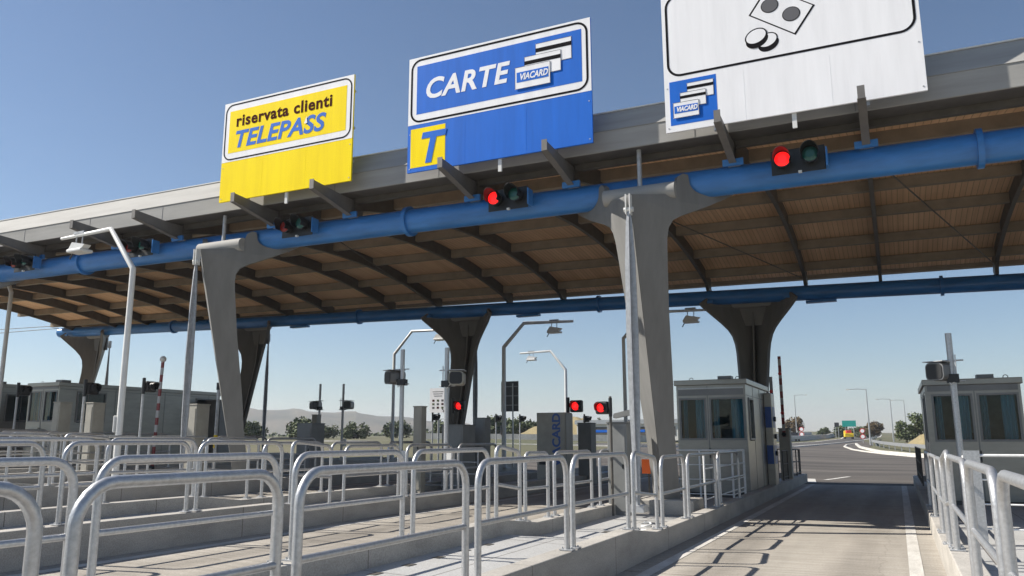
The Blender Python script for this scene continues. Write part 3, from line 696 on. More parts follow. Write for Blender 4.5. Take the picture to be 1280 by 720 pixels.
    box('roof', 'steel', t, -hx-.05, hx+.05, -.06, L_+.05, h-.10, h+.04, bevel=.015)
    box('roof_vent', 'steeldark', t, .15, .5, .3, .65, h+.04, h+.15)
    for ex in (-hx*.6, hx*.75):
        MB().tube([(ex+.05*math.cos(q), .25, h+.07+.05*math.sin(q)) for q in [math.pi*2*i/10 for i in range(11)]], .009, 6, False).build('lifting_eye', 'steeldark', t)
    if pay:
        xa, xb = (hx+.002, hx+.22) if pay[2] > 0 else (-hx-.22, -hx-.002)
        p = box('payment_column', 'steel', t, xa, xb, pay[0], pay[1], -.1, 2.75, bevel=.02)
        xm = xb+.006 if pay[2] > 0 else xa-.006
        for z0_, z1_ in ((.72, 1.25), (1.75, 2.35)):
            box('blue_front', 'bluepanel', p, min(xm, xm-.012*pay[2]), max(xm, xm-.012*pay[2]), pay[0]+.08, pay[1]-.08, z0_, z1_); box('blue_side', 'bluepanel', p, xa+.02, xb-.02, pay[0]-.008, pay[0]-.002, z0_, z1_)
        for zz in (1.02, 1.5, 2.0): MB().tube([(xm, (pay[0]+pay[1])/2, zz), (xm+.05*pay[2], (pay[0]+pay[1])/2, zz)], .07, 12).build('card_reader', 'black', p)
    return t
g0 = .13
booth(-5.25, -3.45, 21.4, 25.2, g0+.05, 2.93, 'metal clad toll booth with two curtained windows left of the open lane', [(-.84, -.12), (-.04, .87)], [(.35, 1.1, 1)], (3.1, 3.75, 1))
booth(.68, 2.62, 21.4, 25.2, g0+.0, 2.80, 'metal clad toll booth at the right edge behind the camera pole', [(-.85, .0), (.08, .92)], [(.4, 1.3, -1)], None)
g4 = GX(-27.5); g5 = GX(-33)
booth(-28.3, -26.65, 18.9, 26.4, .88, 2.75, 'long metal clad toll booth on the left behind the tall lamp mast', [(-.75, -.1), (.05, .75)], [(.7, 1.9, 1), (6.2, 7.1, 1)])
booth(-34.0, -32.4, 20.2, 26.0, 1.0, 2.85, 'metal clad toll booth at the far left edge', [(-.7, -.1), (.05, .72)], [(.5, 2.2, 1)])
# transverse guard rails in front of the near booths
def guard(x0, x1, y, z0, h, bars, label, m='rail_white', ret=0):
    t = thing('guard_fence', label, 'guard fence', ((x0+x1)/2, y, z0)); hx = (x1-x0)/2
    for x in (-hx, 0, hx): MB().tube([(x, 0, 0), (x, 0, h)], .022, 8).build('post', m, t)
    for i in range(bars):
        z = h-(h*.82)*i/(bars-1); MB().tube([(-hx, 0, z), (hx, 0, z)], .02 if i == 0 else .013, 8).build('rail', m, t)
    if ret:
        for z in [h-(h*.82)*i/(bars-1) for i in range(bars)]: MB().tube([(hx, .03, z), (hx, ret, z)], .013, 8).build('return_rail', m, t)
        MB().tube([(hx, ret, 0), (hx, ret, h)], .028, 8).build('post', m, t)
    return t
guard(-5.0, -3.5, 19.3, g0, 1.22, 4, 'white four bar guard fence in front of the booth left of the open lane', ret=1.6)
guard(.85, 2.7, 13.6, itop(0, 14)-.2, 1.25, 4, 'white four bar guard fence before the right hand booth')
box('post_panel', 'galv', [o for o in D.objects if o.name.startswith('guard_fence')][-1], -.93, -.72, -.03, .0, .02, 1.32)
guard(-11.0, -9.4, 17.9, itop(2, 18)-.2, 1.05, 4, 'grey four bar guard fence across the second island left', 'galvdull')
guard(-16.8, -15.1, 18.3, itop(3, 18)-.2, 1.05, 4, 'grey four bar guard fence across the third island left', 'galvdull')
t = guard(-4.9, -3.4, 32.3, g0, 1.1, 3, 'dark fence closing the far end of the island left of open lane', 'dark')
for y in (26.5, 28.5, 30.5, 32.2):
    pass
def side_fence(x, y0, y1, z0, h, label, m='dark', fr=(1, .62, .25)):
    t = thing('side_fence', label, 'fence', (x, y0, z0)); n = max(2, int((y1-y0)/1.2))
    for i in range(n+1): MB().tube([(0, (y1-y0)*i/n, 0), (0, (y1-y0)*i/n, h)], .02, 8).build('post', m, t)
    for z in [h*q for q in fr]: MB().tube([(0, 0, z), (0, y1-y0, z)], .014, 8).build('rail', m, t)
side_fence(-3.35, 27.2, 32.2, g0, 1.1, 'dark railing behind the booth beside the open lane')
side_fence(-3.42, 15.9, 20.4, g0+.0, 1.2, 'white multi bar railing along the kerb before the near booth', 'rail_white', (1, .76, .52, .28))
side_fence(.55, 18.6, 21.2, g0+.1, 1.1, 'dark railing beside the right booth')
side_fence(.55, 25.6, 32.0, g0+.1, 1.1, 'dark railing behind the right booth')

# ------------------------------------------------------------------ lamp / antenna gantries
def gantry(x, y, zb, ze, za, xe, label, s=1, r=.07):
    """mast with a cranked arm: elbow height ze, arm height za, arm end xe"""
    t = thing('antenna_mast', label, 'mast', (x, y, zb)); ze -= zb; za -= zb; xe -= x; d = 1 if xe > 0 else -1
    ex = d*min(abs(xe)*.34, .95)
    MB().tube([(0, 0, 0), (0, 0, ze)], [r*1.15, r], 8).build('mast', 'white', t)
    MB().tube([(0, 0, ze-.03), (ex, 0, za), (xe, 0, za-.02*abs(xe))], [r, r*.9, r*.62], 8).build('arm', 'white', t)
    MB().tube([(0, 0, 0), (0, 0, .3)], r*1.5, 10).build('base_sleeve', 'galvdull', t)
    box('base_plate', 'galvdull', t, -.2, .2, -.2, .2, -.02, .02)
    ax_ = lin(ex, xe, .62); az = za-.35
    b = box('antenna', 'white', t, ax_-.28, ax_+.28, -.16, .22, az-.16, az-.08, bevel=.02)
    MB().prism([(ax_-.3, -.1, az-.08), (ax_+.22, -.1, az-.08), (ax_+.34, -.1, az+.02), (ax_-.16, -.1, az+.12)], (0, .2, 0)).build('antenna_shroud', 'white', b)
    for q in (-.12, .12): MB().tube([(ax_+q, 0, az), (ax_+q, 0, za+.03)], .018, 6).build('hanger', 'galvdull', b)
    MB().tube([(ax_-.22, .02, az-.1), (ax_-.34, .02, az-.3)], .02, 6).build('cable_gland', 'black', b)
    box('clamp', 'galvdull', t, ax_-.2, ax_+.2, -.05, .05, za-.01, za+.06)
    box('junction_box', 'white', t, -.12, .0-r, -.1, .1, 1.35, 1.75, bevel=.02) if True else None
    return t
gantry(-17.0, 13.7, itop(3, 14)-.2, 5.88, 7.0, -19.85, 'tall white antenna mast in front of the left column, arm bent left')
gantry(-28.4, 17.9, itop(5, 18)-.2, 6.9, 8.4, -31.6, 'white antenna mast at the left edge of the photo')
gantry(-14.95, 30.8, itop(3, 30)-.2, 5.55, 6.5, -11.75, 'grey antenna mast behind the rear column with arm bent right', r=.09)
gantry(-17.0, 43.2, G(-17, 43), 5.6, 6.72, -19.9, 'white antenna mast behind the grey cabinet with arm bent left', r=.085)
gantry(-21.0, 31.5, itop(4, 31)-.2, 5.6, 6.6, -17.6, 'white antenna mast hidden behind the middle rear column, arm pointing right')
gantry(-9.3, 29.8, itop(2, 30)-.2, 5.5, 6.42, -5.6, 'white antenna mast behind the front column nearest the open lane')

# ------------------------------------------------------------------ poles with cameras
def campole(x, y, zb, zt, cz, face, label, r=.055, angle=0, dark=False):
    t = thing('camera_pole', label, 'camera pole', (x, y, zb)); cz -= zb; zt -= zb
    MB().tube([(0, 0, 0), (0, 0, zt)], r, 12).build('pole', 'galvdull' if dark else 'galv', t)
    box('foot_plate', 'galvdull', t, -.14, .14, -.14, .14, 0, .015)
    MB().prism([(r+.005, 0, .02), (r+.005+.1, 0, .02), (r+.005, 0, .22)], (0, .01, 0)).build('gusset', 'galvdull', t)
    hx = face*(.27 if x < 0 else .2)
    c = thing('camera', None, None, (hx, 0, cz), angle); c.name = 'camera_housing'; c.parent = t
    del c
    cam = [o for o in D.objects if o.parent == t and o.type == 'EMPTY'][-1]
    rr = rrect(-.17, .17, -.16, .16, .08, 4)
    MB().prism([(p[0], -.16, p[1]) for p in rr], (0, .42, 0)).build('housing', 'steeldark' if (dark or face < 0) else 'bollard', cam)
    MB().prism([(p[0]*.86, -.175, p[1]*.86) for p in rr], (0, .014, 0)).build('front_glass', 'black', cam)
    MB().prism([(p[0]*.86, .261, p[1]*.86) for p in rr], (0, .012, 0)).build('rear_cover', 'black', cam)
    box('sun_shield', 'galvdull', cam, -.19, .19, -.2, .24, .175, .19)
    for z in (cz+.2, cz-.17): MB().tube([(-face*.2, 0, z), (hx*.9, 0, z)], .014, 6).build('bracket_arm', 'galvdull', t)
    box('clamp', 'black', t, -r*1.8, r*1.8, -r*1.8, r*1.8, cz-.2, cz-.05)
    MB().tube([(hx*.5, -.05, cz-.12), (hx*.2, -.1, cz-.24), (-face*.06, -.08, cz-.16), (-face*.07, -.06, cz+.3)], .013, 6).build('cable', 'white', t)
    bx = box('junction_box', 'white', t, r+.005, r+.14, -.07, .07, .75, 1.05, bevel=.01)
    MB().tube([(r+.07, 0, .75), (r+.1, 0, .62), (r*.9, 0, .52)], .014, 6).build('conduit', 'white', t)
campole(1.0, 16.6, itop(0, 16.6)-.2, 3.5, 2.80, -1, 'light grey pole with a camera box before the right hand booth', angle=-.6)
campole(-9.45, 16.4, itop(2, 16.4)-.2, 3.75, 3.02, 1, 'grey pole with beige camera box on its right, before white notice', angle=.35)
campole(-11.08, 17.0, itop(2, 17)-.2, 3.85, 3.15, -1, 'grey pole with dark camera box on its left, middle of picture', angle=-.5)
campole(-22.6, 28.2, itop(4, 28)-.2, 4.03, 3.1, -1, 'thin dark pole with camera box on its left above a beige bollard', dark=True, angle=-.3, r=.05)
campole(-20.9, 27.6, itop(4, 27)-.2, 3.94, 3.05, 1, 'thin dark pole with camera box on its right side', dark=True, angle=.3, r=.05)

# ------------------------------------------------------------------ cabinets, bollards
def cabinet(x, y, z0, z1, wx, wy, m, label, name='cabinet', cat='cabinet'):
    t = thing(name, label, cat, (x, y, z0)); h = z1-z0
    box('body', m, t, -wx/2, wx/2, -wy/2, wy/2, 0, h-.03, bevel=.012); box('lid', m, t, -wx/2-.015, wx/2+.015, -wy/2-.015, wy/2+.015, h-.029, h, bevel=.006)
    d = box('door', m, t, -wx/2+.04, wx/2-.04, -wy/2-.012, -wy/2-.001, .1, h-.12); box('lock', 'black', d, wx/2-.1, wx/2-.07, -wy/2-.022, -wy/2-.0125, h*.5, h*.5+.08)
    return t
cabinet(-22.9, 16.4, itop(4, 16)-.2, 2.78, .30, .40, 'bollard', 'beige tall bollard cabinet, leftmost of three before the left booths', 'bollard', 'bollard')
cabinet(-20.9, 16.0, itop(4, 16)-.2, 2.70, .30, .40, 'bollard', 'grey beige bollard cabinet just left of the white mast', 'bollard', 'bollard')
cabinet(-17.1, 16.2, itop(3, 16)-.2, 2.58, .40, .45, 'bollard', 'beige bollard cabinet between the left strut and left column', 'bollard', 'bollard')
cabinet(-26.2, 26.2, .9, 3.32, .9, 1.2, 'steeldark', 'dark grey cabinet at the right end of the long left booth')
cabinet(-22.5, 27.9, itop(4, 27)-.2, 2.7, .26, .3, 'bollard', 'narrow ochre bollard under the left dark camera box', 'bollard', 'bollard')
cabinet(-10.85, 17.5, itop(2, 17)-.2, 2.45, .24, .24, 'bollard', 'narrow brown bollard beside the left grey camera pole', 'bollard', 'bollard')
cabinet(-16.0, 19.6, itop(3, 19)-.2, 2.12, .55, .6, 'cabinet', 'low wide grey cabinet between the dark camera poles and strut')
cabinet(-10.45, 18.8, itop(2, 18)-.2, 2.0, .62, .7, 'cabinet', 'low wide grey cabinet behind the two grey camera poles')
cabinet(-10.2, 19.7, itop(2, 19)-.2, 2.2, .3, .35, 'cabinet', 'narrow grey cabinet right of the rear column foot')
cabinet(-9.2, 25.2, itop(2, 25)-.2, 2.15, .45, .5, 'cabinet', 'grey cabinet just right of the tall totem')
cabinet(-5.0, 15.6, itop(1, 15)-.2, 1.95, .4, .4, 'cabinet', 'grey cabinet behind the strut of the nearest front column')
# tall machine totem with vertical writing
t = thing('payment_totem', 'tall grey payment totem with blue vertical VIACARD lettering', 'payment machine', (-9.65, 23.5, itop(2, 23)-.2))
box('body', 'bollard', t, -.48, .48, -.3, .3, 0, 2.13, bevel=.02); box('side_stripe', 'steeldark', t, .484, .50, -.28, .28, .1, 2.1)
text('VIACARD', .36, 'bluepanel', t, .30, -.304, .50, .012, 0, rot=(R(90), R(-90), 0), sx=1.05)
box('screen', 'black', t, -.4, -.05, -.306, -.301, .55, .85); box('plinth', 'dark', t, -.5, .5, -.32, .32, -.02, .06)
# sign backs and the white notice
t = thing('sign_board', 'back of a grey rectangular sign board on a thin pole', 'sign', (-15.0, 31.6, itop(3, 31)-.2))
box('board', 'signback', t, -.46, .36, -.02, .02, 2.35, 3.65); MB().tube([(.12, -.06, 0), (.12, -.06, 3.55)], .035, 8).build('pole', 'galv', t)
for z in (2.6, 3.0, 3.4): box('rail', 'galvdull', t, -.44, .34, -.045, -.021, z, z+.04)
t = thing('notice_board', 'white notice board with rows of small symbols beside grey camera pole', 'sign', (-21.25, 36, G(-21, 36)))
MB().tube([(0, .06, 0), (0, .06, 3.0)], .04, 8).build('pole', 'galv', t)
b = box('board', 'swhite', t, -.36, .36, -.015, .015, 2.05, 3.08); t.scale = (1.35, 1.35, 1.22)
for r_ in range(3):
    for c_ in range(3):
        x = -.2+c_*.2; z = 2.56-r_*.15; box('symbol', ('sbrown', 'leaf', 'sgrey')[(r_+c_) % 3], b, x-.045, x+.045, -.02, -.0155, z-.04, z+.04)
for i in range(3): box('text_line', 'sgrey', b, -.24+.03*i, .24-.03*i, -.02, -.0155, 2.92-i*.09, 2.94-i*.09)
MB().prism([(.18, -.0155, 2.2), (.21, -.0155, 2.22), (.29, -.0155, 2.12), (.29, -.0155, 2.17), (.32, -.0155, 2.17), (.32, -.0155, 2.07), (.22, -.0155, 2.07), (.22, -.0155, 2.1), (.27, -.0155, 2.1)], (0, -.004, 0)).build('arrow', 'sblack', b)

# ------------------------------------------------------------------ small post signals
def postsignal(x, y, zb, zc, label, lit=True, face=-1, s=1.0, both=True, rz=0):
    t = thing('post_signal', label, 'traffic light', (x, y, zb), rz if (rz or lit) else 1.25, 'post mounted lane signals')
    h = zc-zb
    MB().tube([(0, 0, 0), (0, 0, h+.22)], .045*s, 10).build('post', 'galvdull' if not lit else 'dark', t)
    MB().tube([(0, 0, h-.28*s), (0, 0, h+.3*s)], .06*s, 10).build('cap', 'black', t)
    d = face
    b = box('case', 'black', t, min(d*.07, d*.5)*s, max(d*.07, d*.5)*s, -.04, .16, h-.2*s, h+.2*s, bevel=.04)
    lens_head(t, d*.29*s, h, 'red' if lit else 'black', r=.15*s, depth=.22, y=-.05)
postsignal(-15.5, 27.4, itop(3, 27)-.2, 2.9, 'red lit post signal between the rear column and its strut', True, 1)
postsignal(-9.5, 24.3, itop(2, 24)-.2, 2.66, 'red lit post signal directly behind the tall totem', True, 1, .95)
postsignal(-5.05, 15.2, itop(1, 15)-.2, 2.22, 'red lit post signal left of the nearest front column strut', True, -1, .62)
postsignal(-21.2, 35.4, G(-21, 35), 2.75, 'small black post signal below the white notice board', False, 1, .8)
postsignal(-21.1, 42.4, G(-21, 42), 2.85, 'small black post signal left of the grey sign back', False, 1, .85)
postsignal(-20.9, 45.3, G(-21, 45), 2.9, 'small black post signal right of the grey sign back', False, 1, .85)
postsignal(-15.1, 41, G(-15, 41), 2.7, 'small black post signal in front of the white building', False, 1, .85)
postsignal(-27.1, 17.7, itop(5, 17)-.2, 3.33, 'black post signal before the booth at the far left', False, 1, .85, rz=1.45)
postsignal(-21.3, 15.9, itop(4, 16)-.2, 3.12, 'black post signal left of the tall white mast', False, 1, .85, rz=1.45)
postsignal(-17.35, 14.6, itop(3, 14)-.2, 2.98, 'black post signal right behind the tall white mast', False, 1, .7, rz=1.45)
# small bullet camera by the near column strut
t = thing('bullet_camera', 'small grey bullet camera on a bracket left of the column strut', 'camera', (-5.05, 16.35, itop(1, 16)-.2))
MB().tube([(.2, 0, 0), (.2, 0, 1.9)], .03, 8).build('pole', 'galvdull', t); MB().tube([(.2, 0, 1.85), (.0, 0, 1.85)], .02, 8).build('bracket', 'galvdull', t)
MB().prism([(-.28, -.06, 1.9), (.16, -.06, 1.98), (.16, -.06, 2.1), (-.3, -.06, 2.0)], (0, .12, 0)).build('body', 'cabinet', t); box('lens', 'black', t, -.31, -.285, -.04, .04, 1.91, 1.98)

# ------------------------------------------------------------------ barriers
def barrier(x, y, zb, h, label, m='candy', cab=True, ball=False, lean=0):
    t = thing('lane_barrier', label, 'barrier', (x, y, zb))
    if cab:
        c = box('cabinet', 'bollard', t, -.18, .18, -.2, .2, 0, 1.8, bevel=.015); box('cap', 'cabinet', t, -.2, .2, -.22, .22, 1.801, 1.84)
    z0 = 1.55 if cab else .1
    MB().prism([(-.05, -.26, z0), (.05, -.26, z0), (.05+lean, -.26, h), (-.05+lean, -.26, h)], (0, .04, 0)).build('boom', m, t)
    MB().tube([(0, -.2, z0+.08), (0, -.3, z0+.08)], .07, 12).build('pivot', 'black', t)
    if ball:
        bm = bmesh.new(); bmesh.ops.create_uvsphere(bm, u_segments=16, v_segments=10, radius=.10); me = D.meshes.new('tip'); bm.to_mesh(me); bm.free(); me.materials.append(M['white'])
        for p in me.polygons: p.use_smooth = True
        o = D.objects.new('end_ball', me); COL.objects.link(o); o.parent = t; o.location = (lean, -.24, h+.05)
    else:
        for z in (h*.55, h*.86): MB().tube([(lean*z/h, -.27, z), (lean*z/h, -.33, z)], .06, 10).build('boom_lamp', 'redpaint', t)
barrier(-3.42, 28.8, g0, 4.25, 'raised red and white barrier on a cabinet beyond the near booth')
barrier(-3.62, 27.9, g0, 3.5, 'raised thin barrier arm just behind the near booth', 'steeldark', cab=False)
barrier(-20.7, 18.2, itop(4, 18)-.2, 3.45, 'raised red and white barrier with white ball tip on the left', cab=False, ball=True, lean=.12)
t = thing('marker_pole', 'thin grey pole with yellow base between bollard and left column', 'pole', (-17.15, 16.95, itop(3, 17)-.2))
MB().tube([(0, 0, 0), (0, 0, 2.7)], .045, 8).build('pole', 'galvdull', t); MB().tube([(0, 0, .95), (0, 0, 1.3)], .052, 8).build('yellow_sleeve', 'truckyellow', t); MB().tube([(0, 0, 2.55), (0, 0, 2.75)], .065, 8).build('cap', 'black', t)
t = thing('warning_board', 'small orange warning board on the island behind the near column', 'warning board', (-5.0, 17.0, itop(1, 17)-.2))
box('board', 'orange', t, .02, .30, 0, .02, .75, 1.05); MB().tube([(.16, .04, 0), (.16, .04, 1.0)], .02, 8).build('post', 'dark', t)
# cable and small fittings on the near island
tag(MB().tube([(-3.75+.16*math.cos(a)*(1-.02*i), 13.0+.12*math.sin(a), itop(1, 13)-.2+.004*i) for i, a in enumerate([R(24*j) for j in range(40)])], .018, 6).build('cable_coil', 'white'), 'coil of pale cable on the island floor near the column', 'cable')

# ------------------------------------------------------------------ background building, mound, hills
def G3(x, y): return G(x, y)
t = thing('service_building', 'long low white building with flat roof and blue banner behind the toll lanes', 'building', (-35.5, 110, G3(-35, 110)))
box('wall', 'bwall', t, -6.2, 9, 0, 8, 0, 2.3); box('roof', 'galv', t, -6.4, 9.2, -.3, 8.3, 2.301, 2.9)
for x in (-3.6, 1.6, 5.6): w_ = box('window', 'dark', t, x, x+2.6, -.05, -.001, .7, 1.9); box('banner', 'sblue', w_, x+.25, x+2.3, -.08, -.051, 1.15, 1.5)
for k_ in range(1): pass
def hillmesh(name, pts, depth, m, label=None, cat=None, kind=None, y_noise=1):
    """ridge through (x,y,height); slopes fall toward and away from the viewer"""
    mb = MB(); vs = []; n = 0; rows_ = 12
    rr = random.Random(3); N = 90
    def at(u):
        u *= (len(pts)-1); i = min(int(u), len(pts)-2); f = u-i; f = f*f*(3-2*f); return [lin(pts[i][j], pts[i+1][j], f) for j in range(3)]
    for i in range(N+1):
        x, y, h = at(i/N)
        d = Vector((x, y, 0)).normalized()
        for j in range(rows_+1):
            f = j/rows_*2-1; prof = math.cos(f*math.pi/2)**1.3
            hh = h*prof*(1+.06*math.sin(i*.7+j)+.05*rr.random()*(1 if abs(f) < .9 else 0))
            vs.append((x+d.x*f*depth, y+d.y*f*depth, hh+3.0))
    mb.add(vs, [(i*(rows_+1)+j, (i+1)*(rows_+1)+j, (i+1)*(rows_+1)+j+1, i*(rows_+1)+j+1) for i in range(N) for j in range(rows_)], True)
    return tag(mb.build(name, m), label, cat, None, kind)
hillmesh('hills', [(-1700, 900, 40), (-1400, 1060, 58), (-1150, 1150, 62), (-1000, 1180, 52), (-880, 1200, 47), (-790, 1260, 36), (-700, 1300, 26), (-560, 1340, 14), (-420, 1380, 6), (-200, 1400, 2)], 330, 'hill', kind='structure')
hillmesh('far_hills', [(-1100, 2100, 30), (-700, 2300, 34), (-200, 2350, 10), (200, 2300, 14), (600, 2200, 22), (1100, 2000, 20)], 300, 'hill', kind='structure')
hillmesh('mound', [(-55, 118, .3), (-51, 119, 2.2), (-48, 120, 3.0), (-44, 120, 3.0), (-40, 121, .4)], 7, 'straw', kind='structure').location.z = -1.0
# embankment right of the road
mb = MB(); vs = []
for i, (x, y, h) in enumerate([(1.2, 118, .3), (2.6, 112, 1.5), (5, 106, 2.3), (10, 100, 2.6), (20, 95, 2.6)]):
    for dx, hh in ((-1.6, 0), (0, h), (9, h), (12, 0)): vs.append((x+dx*.4, y+dx, hh+G(x, y)-.05))
mb.add(vs, [(i*4+j, (i+1)*4+j, (i+1)*4+j+1, i*4+j+1) for i in range(4) for j in range(3)]); tag(mb.build('embankment', 'straw'), kind='structure')

# kerbed nose right of the plaza exit, median kerb, concrete barriers, guard rails
def ribbon(name, m, pts, wd, h, label, cat, dz=0):
    mb = MB(); vs = []
    for i, (x, y) in enumerate(pts):
        a = Vector(pts[max(i-1, 0)]); b = Vector(pts[min(i+1, len(pts)-1)]); d = (b-a).normalized(); nx, ny = -d.y*wd/2, d.x*wd/2; g = G(x, y)+dz
        vs += [(x-nx, y-ny, g-.1), (x+nx, y+ny, g-.1), (x+nx*.7, y+ny*.7, g+h), (x-nx*.7, y-ny*.7, g+h)]
    mb.add(vs, [(i*4+j, i*4+(j+1) % 4, (i+1)*4+(j+1) % 4, (i+1)*4+j) for i in range(len(pts)-1) for j in range(4)]+[(0, 3, 2, 1), tuple(len(vs)-4+j for j in range(4))])
    return tag(mb.build(name, m), label, cat)
nose = [(12, 58.5), (3, 66), (.9, 71.4), (-1.0, 77.9), (-2.5, 84.3), (-4.3, 93.1), (-5.9, 107.4), (-6.3, 119.8), (-5.6, 130.5)]
ribbon('kerb_line', 'kerbwhite', nose, .32, .1, 'white curved kerb at the right side of the plaza exit', 'kerb')
ribbon('kerb_line', 'kerbwhite', [(14, 63), (4, 70), (.9, 75), (-1.6, 84.4), (-4.0, 104), (-5.4, 126.7)], .35, .2, 'inner white kerb behind the curved kerb nose', 'kerb')
ribbon('kerb_line', 'kerbwhite', [(-60, 73), (-26, 79.5), (-14, 90), (-10.6, 97.4), (-9.1, 115.2), (-7.4, 141.2), (-6.0, 170)], .45, .14, 'long white kerb between plaza asphalt and motorway', 'kerb')
ribbon('concrete_barrier', 'kerbwhite', [(-60, 96), (-32, 104), (-20, 125), (-15.5, 150), (-14.5, 200), (-17, 260)], .6, .85, 'pale concrete barrier between the two distant carriageways', 'barrier')
ribbon('concrete_barrier', 'kerbwhite', [(-60, 132), (-34, 152), (-25, 192), (-27, 300)], .6, .85, 'pale concrete barrier along the far edge of the motorway', 'barrier')
t = thing('guard_rail', 'long steel guard rail running along the inner kerb on the right', 'guard rail', (0, 0, 0))
gp = [(14, 66), (5, 73), (2.2, 80), (.2, 90), (-1.6, 104), (-3.2, 122), (-4.0, 150), (-4.0, 200)]
mb = MB(); vs = []
for x, y in gp: g = G(x, y); vs += [(x, y, g+.45), (x, y, g+.78), (x+.06, y, g+.78), (x+.06, y, g+.45)]
mb.add(vs, [(i*4+j, i*4+(j+1) % 4, (i+1)*4+(j+1) % 4, (i+1)*4+j) for i in range(len(gp)-1) for j in range(4)]); mb.build('beam', 'galv', t)
for i in range(len(gp)-1):
    for q in range(3):
        x = lin(gp[i][0], gp[i+1][0], q/3); y = lin(gp[i][1], gp[i+1][1], q/3); MB().box(x+.07, x+.16, y, y+.1, G(x, y)-.1, G(x, y)+.75).build('post', 'galvdull', t)

# street lamps
def street_lamp(x, y, h, arm, label):
    t = thing('street_lamp', label, 'street lamp', (x, y, G(x, y)), 0, 'street lamps along the motorway')
    MB().tube([(0, 0, 0), (0, 0, h)], [.13, .07], 8).build('pole', 'galv', t); MB().tube([(0, 0, h-.05), (arm*.6, 0, h+.05), (arm, 0, h)], .045, 6).build('arm', 'galv', t)
    MB().box(min(arm, arm*1.22), max(arm, arm*1.22), -.15, .15, h-.08, h+.08).build('lamp_head', 'white', t)
street_lamp(-3.5, 127, 7.9, -2.2, 'tallest street lamp, arm pointing left, above the curved kerb')
street_lamp(-.6, 162, 7.6, -2.0, 'street lamp second nearest on the right of the motorway')
street_lamp(2.0, 200, 8.6, -2.2, 'third street lamp, close left of the right booth')
street_lamp(-19.5, 185, 9.2, 2.2, 'distant street lamp left of the motorway beside a tree')

# yellow lorry and cars far away
def car(x, y, rz, paint, label, L_=4.2, h=1.4):
    t = thing('car', label, 'car', (x, y, G(x, y)+.02), rz)
    MB().prism([(-.85, -L_/2, .3), (-.85, L_/2, .3), (-.85, L_/2, .8), (-.85, L_*.25, .92), (-.85, -L_/2, .88)], (1.7, 0, 0)).build('body', paint, t, .06)
    MB().prism([(-.72, -L_*.42, .9), (-.72, L_*.22, .9), (-.72, L_*.08, h), (-.72, -L_*.3, h)], (1.44, 0, 0)).build('cabin', 'black', t, .05)
    for sx in (-.86, .70):
        for sy in (-L_*.3, L_*.3): MB().tube([(sx, sy, .32), (sx+.16, sy, .32)], .32, 14).build('wheel', 'tyre', t)
car(-17.3, 112, .5, 'white', 'small white car on the far carriageway left of the sign'); car(-15.5, 140, .3, 'galvdull', 'small grey car beyond the white car on the motorway')
t = thing('lorry', 'small yellow lorry with red top on the distant motorway', 'lorry', (-9.4, 190, G(-9.4, 190)+.05), .12)
box('body', 'truckyellow', t, -1.1, 1.1, -2.5, 2.5, .5, 1.5, bevel=.08); box('load', 'redpaint', t, -.7, .6, -2.3, .6, 1.501, 2.3, bevel=.1); box('cab', 'truckyellow', t, -1.0, 1.0, 2.55, 3.8, .5, 2.2, bevel=.1); t.scale = (.8, .8, .8)
for sx in (-1.1, .85):
    for sy in (-1.6, 2.9): MB().tube([(sx, sy, .45), (sx+.25, sy, .45)], .45, 14).build('wheel', 'tyre', t)
def roadsign(x, y, z0, z1, wd, m, label, kind='rect'):
    t = thing('road_sign', label, 'road sign', (x, y, G(x, y)))
    if kind == 'rect':
        box('panel', m, t, -wd/2, wd/2, -.03, .03, z0, z1)
        for q in (-wd*.3, wd*.3): MB().tube([(q, .08, 0), (q, .08, z1)], .06, 8).build('post', 'galvdull', t)
    else:
        MB().tube([(0, .08, 0), (0, .08, z1)], .04, 8).build('post', 'galvdull', t)
        for i in range(2):
            z = z1-wd/2-i*wd*1.1; d = MB().tube([(0, .03, z), (0, 0, z)], wd/2, 20).build('red_ring', 'redpaint', t); MB().tube([(0, -.002, z), (0, -.02, z)], wd*.36, 20).build('disc', 'swhite', d)
roadsign(-9.9, 205, 2.7, 4.1, 3.0, 'teal', 'green motorway direction sign behind the yellow lorry'); roadsign(-12.6, 205, 2.6, 3.6, 1.0, 'black', 'small dark square sign left of the green direction sign')
roadsign(-4.9, 140, 0, 2.3, .8, None, 'pair of round red rimmed speed signs on one post', 'round'); roadsign(-17.0, 170, 0, 2.4, .9, None, 'round red rimmed sign beside the rusty tree', 'round')

